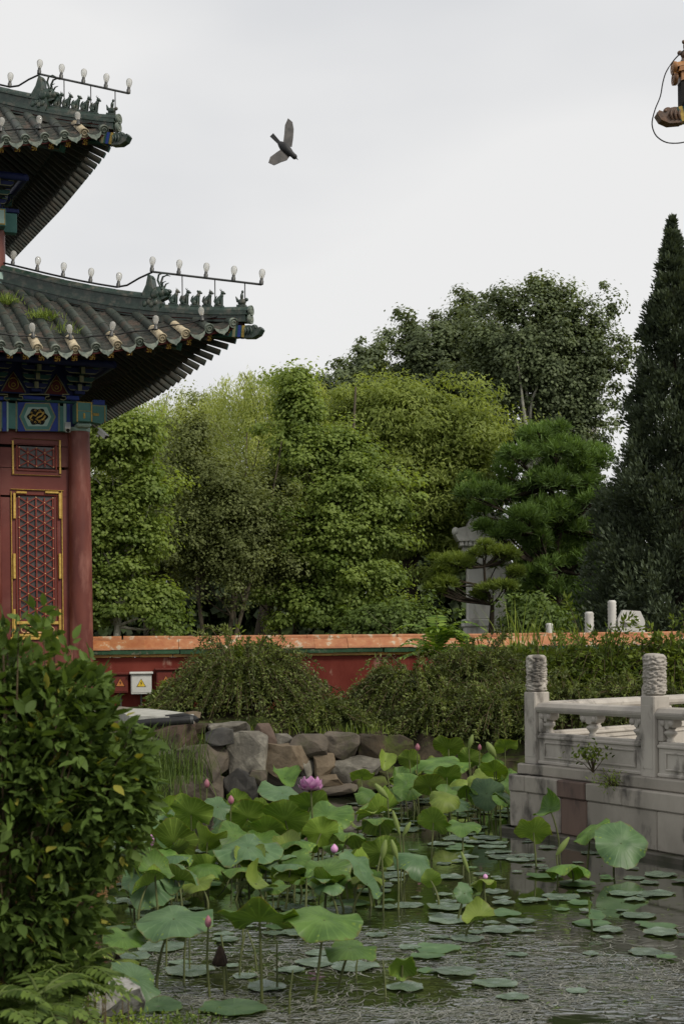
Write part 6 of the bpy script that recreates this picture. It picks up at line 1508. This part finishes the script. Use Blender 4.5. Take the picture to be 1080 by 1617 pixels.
bud('rose bud among leaves right of the pale bud', 365, 1263, 10, 14, .66); bud('magenta bud under the hanging yellow-green leaf', 528, 1340, 12, 14, .42, petal_pink); bud('bud at the back of the far stand, left', 659, 1180, 8, 12, .86); bud('bud at the back of the far stand, right', 757, 1180, 6, 10, .86); bud('tiny pale bud over the pads at right', 766, 1384, 8, 8, .24, petal_pink)
d = (EYE-.84)*F/(1240-HY); p = P(491, 1235, d); s = d/F
root = empty('lotus_flower', (p.x, p.y, 0), 'open pink lotus flower in front of the rocks', 'flower')
pm = MB(); k = 6; vs = []
for i in range(k+1):
    t = i/k; w = .42*math.sin(math.pi*min(1, t*.92+.06))**.8*(1-.25*t)
    for u in (-1, 0, 1): vs.append((u*w, .15*u*u*w + .30*math.sin(t*2.2), t))
pm.add(vs, [(i*3+j, i*3+j+1, (i+1)*3+j+1, (i+1)*3+j) for i in range(k) for j in range(2)], 0, True); pet = pm.mesh('petal', petal_pink)
for ring_, (n_, op, ss) in enumerate(((6, 12, 1.0), (8, 30, 1.0), (8, 52, .95))):
    for i in range(n_):
        a = 2*math.pi*(i + ring_*.37)/n_
        place('petal', pet, root, Matrix.Translation(p - Vector((0, 0, 11*s))) @ Matrix.Rotation(a, 4, 'Z') @ Matrix.Rotation(R(op), 4, 'X') @ Matrix.Translation((0, -2*s, 0)) @ Matrix.Rotation(R(180), 4, 'Z') @ Matrix.Scale(22*s*ss, 4))
mb = MB(); mb.tube([(p.x, p.y, -.2), (p.x+.01, p.y, p.z*.6), p - Vector((0, 0, 10*s))], .009, 6); mb.build('stem', stem_m, root)
dry = pmat('withered_brown', lin('2c241e'), lin('453830'), scale=15, rough=.9, bump=.5, bscale=40)
def withered(label, px, py, wpx, hpx, h):
    d = (EYE - h)*F/(py - HY); p = P(px, py, d); s = d/F; root = empty('withered_leaf', (p.x, p.y, 0), label, 'lotus leaf', 'withered lotus leaves')
    mb = MB(); r = wpx*s/2; hh = hpx*s
    mb.lathe([(r*.10, hh*.5), (r*.45, hh*.25), (r*.8, -.1*hh), (r, -hh*.4), (r*.7, -hh*.5), (r*.55, -hh*.3)], 16, Matrix.Translation(p), fn=lambda q, t, z: q*(1 + .28*math.sin(5*t+z*20) + .15*math.sin(9*t))); mb.build('shrivelled_blade', dry, root)
    mb = MB(); mb.tube([(p.x+.03, p.y, -.2), (p.x+.02, p.y, p.z*.6), p + Vector((0, 0, hh*.5))], .008, 6); mb.build('stem', stem_m, root)
withered('dark shrivelled lotus leaf hanging on a bent stem near the pink bud', 348, 1508, 22, 34, .24); withered('dark withered leaf beside the white stone', 184, 1514, 20, 18, .20)
# broken dry stalks standing in the water
for i, (px, py, l, lean) in enumerate([(375,1540,.30,.06), (362,1560,.34,-.05), (300,1530,.28,.0), (262,1525,.34,.02), (410,1530,.26,-.08), (380,1500,.3,.05), (560,1545,.16,.03), (610,1575,.22,-.02), (500,1440,.2,.05), (438,1560,.3,.0), (290,1550,.36,.02), (455,1600,.25,.03)]):
    p = P(px, py, EYE*F/(py-HY)); mb = MB(); mb.tube([(p.x, p.y, -.2), (p.x+lean*.4, p.y, l*.5), (p.x+lean, p.y+.02, l)], [.008, .007, .005], 5)
    tag(mb.build('dry_stalk', stem_m), 'bare lotus stalk standing in the near water', 'stalk', 'bare stalks in the near water')

# ------------------------------------------------------------------ floating pads
pads_done = []; pad_me = [blade('pad', 40+i, LT['p']) for i in range(5)] + [blade('pad', 60+i, LT['b']) for i in range(1)]
rs = np.random.default_rng(91); tries = 0
def dens(px, py):
    if py > 1560: return .03
    if py > 1485: return .16 if px < 700 else .07
    if py > 1440: return .42
    if px > 930 and py > 1400: return .5
    return 1.0
FIX = [(1020,1505,60), (370,1595,110), (300,1535,80), (420,1560,70), (720,1537,70), (690,1500,75), (860,1385,60), (790,1470,60), (1040,1465,60), (985,1412,55), (910,1398,60), (960,1470,50), (470,1475,60), (560,1527,80), (250,1590,90), (640,1560,60)]
def pad(px, py, wpx, label, group):
    d = EYE*F/(py - HY + (px-HX)*math.tan(ROLL)); p = P(px, py, d); r = wpx*d/F/2
    q = p - TA; 
    if q.dot(n1_) < .38+r and q.dot(n2_) < .38+r: return False
    if float(sdist(np.array([p.x]), np.array([p.y]))[0]) > -.25: return False
    for (x, y, rr) in pads_done:
        if math.hypot(x-p.x, y-p.y) < (rr+r)*.74: return False
    pads_done.append((p.x, p.y, r)); i = len(pads_done)
    M = Matrix.Translation((p.x, p.y, .006 + .012*rs.random())) @ Matrix.Rotation(R(rs.normal()*1.2), 4, 'X') @ Matrix.Rotation(rs.random()*6.28, 4, 'Z') @ Matrix.Diagonal((r, r*rs.uniform(.85, 1.0), r, 1))
    tag(place('lotus_pad', pad_me[int(rs.integers(len(pad_me)))], None, M), label, 'lotus pad', group); return True
FIXL = ['large pad at the right edge on open water', 'largest pad at the bottom, below the withered leaf', 'large pad under the wide blue-green umbrella leaf', 'large pad right of the bottom-most pad', 'large pad right of the folded dipping leaf', 'large pad behind the folded dipping leaf', 'pad below the dark drooping terrace leaf', 'pad under the ragged yellow-green leaf', 'pad near the right edge below the terrace', 'pad right of the small bluish folded leaf', 'pad in front of the largest terrace leaf', 'pad touching the small bluish folded leaf', 'pad behind the stem of the leaning light leaf', 'broad pad under the small flat leaf on open water', 'pad half hidden by weeds at the bottom left', 'pad in front of the folded dipping leaf']
for f_, l_ in zip(FIX, FIXL): pad(*f_, 'flat grey-green floating lotus ' + l_, 'large floating pads')
def pad_label(px, py):
    if px > 820 and py < 1430: return 'flat lotus pad floating close to the terrace wall', 'pads by the terrace'
    if py < 1325: return 'flat lotus pad floating between the far stand and the middle stand', 'pads before the far stand'
    if py > 1480: return 'flat lotus pad lying on the rippled near water', 'pads on the near water'
    if px < 560: return 'flat lotus pad in the shade under the middle stand', 'pads under the middle stand'
    return 'flat lotus pad on open water right of the middle stand', 'pads right of the middle stand'
while len(pads_done) < 300 and tries < 9000:
    tries += 1; py = 1262 + 330*rs.random()**1.5; px = rs.uniform(180, 1085)
    if px < 560 and py < 1330: continue
    if rs.random() > dens(px, py): continue
    d = EYE*F/(py-HY); pad(px, py, (.10 + .27*rs.random()**1.3)*F/d, *pad_label(px, py))
# --- thin scum of weed and debris on the near water
n = 900; py = 1330 + 270*rs.random(n)**.8; px = rs.uniform(200, 1080, n); dd = EYE*F/(py-HY)
C = np.array([P(a, b_, c_) for a, b_, c_ in zip(px, py, dd)]); C[:, 2] = .004 + .003*rs.random(n)
q = (C[:, :2] - np.array(TA)[:2]); keep = (q @ np.array(n1_)[:2] > .4) | (q @ np.array(n2_)[:2] > .4); C = C[keep]; n = len(C)
a = rs.random(n)*6.28; D = np.stack([np.cos(a), np.sin(a)*.5, 0*a], -1)
o = scatter('water_weed', QUAD, C, D, np.tile([0, 0, 1.0], (n, 1)), .03 + .09*rs.random(n)**2, .014, rs.random(n), LM['under']); tag(o, 'scraps of weed drifting on the near water', 'weed', kind='stuff')

# --- pale strands of pondweed lying in drifts on the near water
t5 = np.linspace(0, 1, 5); STRAND = (np.array([[5*math.sin(math.pi*t)**1.2 + s_*.5*(1-.6*abs(2*t-1)**3), t, 0] for t in t5 for s_ in (-1, 1)]), [(2*i, 2*i+1, 2*i+3, 2*i+2) for i in range(4)])
n0 = 26000; py = 1425 + 200*rs.random(n0)**.75; px = rs.uniform(230, 1085, n0); dd = EYE*F/(py-HY)
C = np.array([P(a, b_, c_) for a, b_, c_ in zip(px, py, dd)]); C[:, 2] = .003 + .002*rs.random(n0)
dn = np.array([noise.noise(Vector((x*.9, y*1.5, 3.1))) + .6*noise.noise(Vector((x*2.7, y*4.5, 9.0))) for x, y, z in C])
fade = np.clip((py-1430)/60, 0, 1)*np.where(px > 900, .75, 1.0)
keep = dn + .30*rs.normal(size=n0) > .02 + .6*(1-fade)
q = (C[:, :2] - np.array(TA)[:2]); keep &= (q @ np.array(n1_)[:2] > .4) | (q @ np.array(n2_)[:2] > .4); C = C[keep & (py > 1462)][:2800]; n = len(C)
a = rs.normal(size=n)*.75 + np.array([2.5*noise.noise(Vector((x*1.1, y*1.1, 7.7))) for x, y, z in C]) + np.where(rs.random(n) < .5, math.pi, 0)
D = np.stack([np.cos(a), np.sin(a), 0*a], -1); Wd = .0070*(.6+.7*rs.random(n))*np.where(rs.random(n) < .5, 1, -1)
o = scatter('pondweed', STRAND, C, D, np.tile([0, 0, 1.0], (n, 1)), .08 + .16*rs.random(n)**1.5, Wd, np.clip(.0 + .5*rs.random(n)**1.6, 0, 1), LM['strand']); tag(o, 'pale strands of pondweed drifting in streaks on the near water', 'pondweed', kind='stuff')

# ------------------------------------------------------------------ foreground bush
PEONY = (np.array([[0,0,0],[.26,.14,.07],[.44,.36,.13],[.40,.50,.09],[.33,.68,.08],[.18,.82,.04],[0,1,-.08],[-.18,.82,.04],[-.33,.68,.08],[-.40,.50,.09],[-.44,.36,.13],[-.26,.14,.07],[0,.35,0],[0,.68,-.01]], float),
         [(0,1,12),(1,2,3,12),(12,3,13),(3,4,5,13),(13,5,6),(0,12,11),(12,9,10,11),(12,13,9),(13,7,8,9),(13,6,7)])
blobs = [(30,1165,150,110), (50,1265,175,130), (10,1400,168,135), (125,1215,115,110), (20,1505,150,95), (75,1135,105,75), (150,1300,85,100), (-60,1100,110,80), (180,1240,62,75), (60,1435,88,75), (20,1075,70,45), (120,1090,40,40)]
d = 6.4
cen, out = shell(blobs, d, 2700, .6)
cz = H(cen[:, 0], cen[:, 1]); keep = (cen[:, 2] > cz + .08) & (cen[:, 1] > 4.3); cen, out = cen[keep], out[keep]
# shoots that stand above the dome
for px, py in ((30, 985), (62, 965), (85, 992), (12, 1005), (108, 1022), (140, 1045), (70, 1005), (5, 985), (165, 1075)):
    for k in range(4):
        cen = np.vstack([cen, np.array(P(px, py + 14*k, d + .2*math.sin(px)))]); out = np.vstack([out, [0.1, -.3, .9]])
n = len(cen); k = 4; rep = np.repeat(np.arange(n), k); m_ = len(rep)
base_dir = nrm(out + np.array([0, -.15, .35]) + rng.normal(size=(n, 3))*.45)
side = nrm(np.cross(base_dir, rng.normal(size=(n, 3)))); sp_ = np.tile(np.linspace(-1.1, 1.1, k), n)
D = nrm(base_dir[rep] + side[rep]*sp_[:, None] + np.array([0, 0, -.28]) + rng.normal(size=(m_, 3))*.15)
Nn = nrm(np.cross(side[rep], base_dir[rep])*np.sign(np.cross(side, base_dir)[:, 2:3])[rep] + np.array([0, 0, .6]) + rng.normal(size=(m_, 3))*.3)
C = cen[rep] + D*.015 + rng.normal(size=(m_, 3))*.012
L = .070*(.6+.8*rng.random(m_)); W = L*.55; T = np.clip(rng.random(n)[rep]*.55 + rng.random(m_)*.35 + .12*(C[:, 2]-1.2), 0, .93); T = np.where(rng.random(m_) < .02, 1.0, T)
root = empty('leafy_bush', (P(10, 1033, d).x, d, .42), 'large dark green leafy bush filling the lower left foreground', 'bush')
vis = (C[:, 1] < d + .1); pxx = HX + C[:, 0]/C[:, 1]*F; pyy = HY - (C[:, 2]-EYE)/C[:, 1]*F
ok = vis & (pxx > 0) & (pxx < 1080) & (pyy < 1617); rank = np.where(ok, C[:, 1] - .4*rng.random(m_), 1e9); near = np.argsort(rank)[:300]
rest = np.ones(m_, bool); rest[near] = False
fo = scatter('foliage', PEONY, C[rest], D[rest], Nn[rest], L[rest], W[rest], T[rest], LM['peony'], root); fo['kind'] = 'stuff'
leaf_me = []; o = scatter('leaf', PEONY, [[0, 0, 0]], [[0, 1, 0]], [[0, 0, 1]], 1, .55, [1.0], LM['peony']); leaf_old = o.data; bpy.data.objects.remove(o)
for v in range(6):
    o = scatter('leaf', PEONY, [[0, 0, 0]], [[0, 1, 0]], [[0, 0, 1]], 1, .55, [v/5*.9], LM['peony']); leaf_me.append(o.data); bpy.data.objects.remove(o)
for i in near:
    y = Vector(D[i]).normalized(); x = y.cross(Vector(Nn[i])).normalized(); z = x.cross(y); s = L[i]
    M = Matrix(((x.x*s, y.x*s, z.x*s, C[i][0]), (x.y*s, y.y*s, z.y*s, C[i][1]), (x.z*s, y.z*s, z.z*s, C[i][2]), (0, 0, 0, 1)))
    place('leaf', leaf_me[int(T[i]*5.99)] if T[i] < .95 else leaf_old, root, M)
st = MB(); b0 = Vector((P(10, 1033, d).x, d, .38))
for i in rng.permutation(n)[:110]:
    e = Vector(cen[i]); mid = b0.lerp(e, .5) + Vector((0, 0, .12)); st.tube([b0 + Vector((rng.normal()*.1, rng.normal()*.1, 0)), mid, e], [.010, .007, .003], 5, caps=False)
for i in range(-28, 0):
    if i % 4 == 0: e = Vector(cen[i]); st.tube([e + Vector((0, .05, -.5)), e], [.005, .002], 5, caps=False)
st.build('stems', twig, root)

# --- plants and stone at the bottom left
b = P(40, 1640, 6.9); b.z = .45; fronds('fern', 'fern fronds at the bottom left corner under the bush', b, 14, .34, 'under', 21, up=.45, leaflet=.08, cat='fern', wl=.026)
b = P(120, 1560, 7.0); b.z = .42; fronds('fern', 'small fern between the bush and the white stone', b, 10, .28, 'grass', 22, up=.7, leaflet=.06, cat='fern', wl=.02)
b = P(10, 1600, 6.7); b.z = .5; fronds('fern', 'dark fern half out of frame at the left edge', b, 10, .34, 'under', 23, up=.6, leaflet=.08, cat='fern', wl=.026)
for k_, (px_, d_, lab_) in enumerate(((-15, 5.7, 'fern at the lower left corner nearest the camera'), (60, 5.8, 'fern in front of the bush stems'), (115, 6.3, 'fern right of the bush stems, near the stones'))):
    b = P(px_, 1500, d_); b.z = .42; fronds('fern', lab_, b, 16, .36, 'under', 60+k_, up=.75, leaflet=.085, cat='fern', wl=.030)
stone_pale = pmat('stone_pale_speckled', lin('7d7b76'), lin('9a9893'), scale=14, rough=.85, bump=.6, bscale=40, c3=lin('5a5a50'), s3=9, p3=(.5,.62), vary=0)
o = rock(None, P(178, 1585, 7.75), (.22, .20, .15), stone_pale, 55, .3, 'pond_stone'); tag(o, 'pale speckled stone at the near pond edge', 'stone')
o = rock(None, P(95, 1610, 7.6), (.24, .2, .14), rock_m['moss'], 56, -.2, 'pond_stone'); tag(o, 'mossy stone left of the pale speckled one', 'stone')
def lowweed(label, px, py, d, n, spx, hgt, mat, seed, z0):
    rs = np.random.default_rng(seed); c = P(px, py, d); C = np.stack([c.x + rs.normal(size=n)*spx*d/F, d + rs.normal(size=n)*.12, z0 + hgt*rs.random(n)], -1)
    root = empty('low_weed', (c.x, d, z0), label, 'weed', 'weeds at the near pond edge')
    scatter('foliage', LEAF6, C, nrm(rs.normal(size=(n, 3)) + np.array([0, 0, .4])), nrm(rs.normal(size=(n, 3))*.6 + np.array([0, 0, 1])), .035*(.6+.8*rs.random(n)), .016, rs.random(n), LM[mat], root)
    st = MB()
    for i in range(0, n, 12): st.tube([(C[i][0], C[i][1], z0-.1), tuple(C[i])], [.004, .002], 4)
    st.build('stems', twig, root)['kind'] = 'stuff'
lowweed('sprawling weed in front of the pale stone', 190, 1600, 7.35, 520, 42, .14, 'grass', 31, .05)
lowweed('leafy weed at the bottom edge right of the stone', 290, 1610, 7.7, 330, 34, .09, 'under', 32, .0)
lowweed('pale weed creeping left of the stone', 110, 1545, 7.4, 420, 34, .16, 'grass', 33, .25)
reed('grass_tuft', 'feathery bright grass tuft hanging over the left bank rocks', 232, 19.2, .35, 420, .85, .75, 41, 'grass', mat='under', w=.012, group='grass on the banks')
reed('grass_tuft', 'darker grass tuft behind the bush below the feathery one', 205, 18.2, .1, 260, .7, .7, 42, 'grass', mat='under', w=.014, group='grass on the banks')
lw = [(540,1150,22.2,'short grass along the top of the far rocks'), (640,1155,22.4,'short grass on the dark bank behind the far lotus stand'), (330,1140,21.8,'short grass above the red rock')]
for i, (px, py, d_, lab) in enumerate(lw): reed('grass_tuft', lab, px, d_, .85, 420, .22, 1.1, 50+i, 'grass', w=.014, group='grass on the banks')

# ------------------------------------------------------------------ bird
feather = pmat('feather_dark', lin('232324'), lin('343435'), scale=12, rough=.6, bump=.15, bscale=60, vary=.0)
feather_g = pmat('feather_grey', lin('3a3938'), lin('524f4d'), scale=12, rough=.65, bump=.15, bscale=60, vary=.0)
d = 15.0; c = P(452, 236, d); s = d/F
tl, hd_ = P(428, 214, d+.05), P(467, 249, d-.05); ax = (hd_ - tl).normalized()
bird = empty('bird', c, 'dark bird in flight against the grey sky', 'bird')
mb = MB(); k = 9; L_ = (hd_-tl).length
mb.tube([tl + ax*L_*(.30 + .70*t) for t in np.linspace(0, 1, k)], [.016, .034, .045, .050, .048, .040, .030, .028, .008], 10); mb.build('body', feather, bird)
mb = MB(); mb.ball(hd_ - ax*.02, (.03, .03, .03)); mb.tube([hd_ + ax*.005, hd_ + ax*.04], [.009, .002], 5); mb.build('head', feather, bird)
mb = MB(); perp = ax.cross(Vector((0, 1, 0))).normalized(); up_ = Vector((0, 1, 0)); t0 = tl + ax*L_*.36
pts_ = [t0 + perp*.018, tl + perp*.035, tl - perp*.015, t0 - perp*.018]
mb.add([q + up_*.004 for q in pts_] + [q - up_*.004 for q in pts_], [(0,1,2,3), (7,6,5,4), (0,4,5,1), (1,5,6,2), (2,6,7,3), (3,7,4,0)]); mb.build('tail', feather, bird)
def wing(outline, dd, mat, name='wing'):
    mb = MB(); q = [P(x, y, d + dd*t) for (x, y, t) in outline]; n = len(q)
    mb.add([v + up_*.006 for v in q] + [v - up_*.006 for v in q], [tuple(range(n)), tuple(range(n, 2*n))[::-1]] + [(i, (i+1) % n, n+(i+1) % n, n+i) for i in range(n)]); mb.build(name, mat, bird)
wing([(447,228,0), (449,212,.4), (450,198,.7), (455,187,1), (462,193,1), (464,204,.8), (463,218,.4), (461,232,0)], .16, feather_g)
wing([(447,234,0), (438,240,.4), (427,248,.8), (424,257,1), (433,261,1), (444,256,.7), (453,253,.4), (458,246,0)], -.16, feather_g)
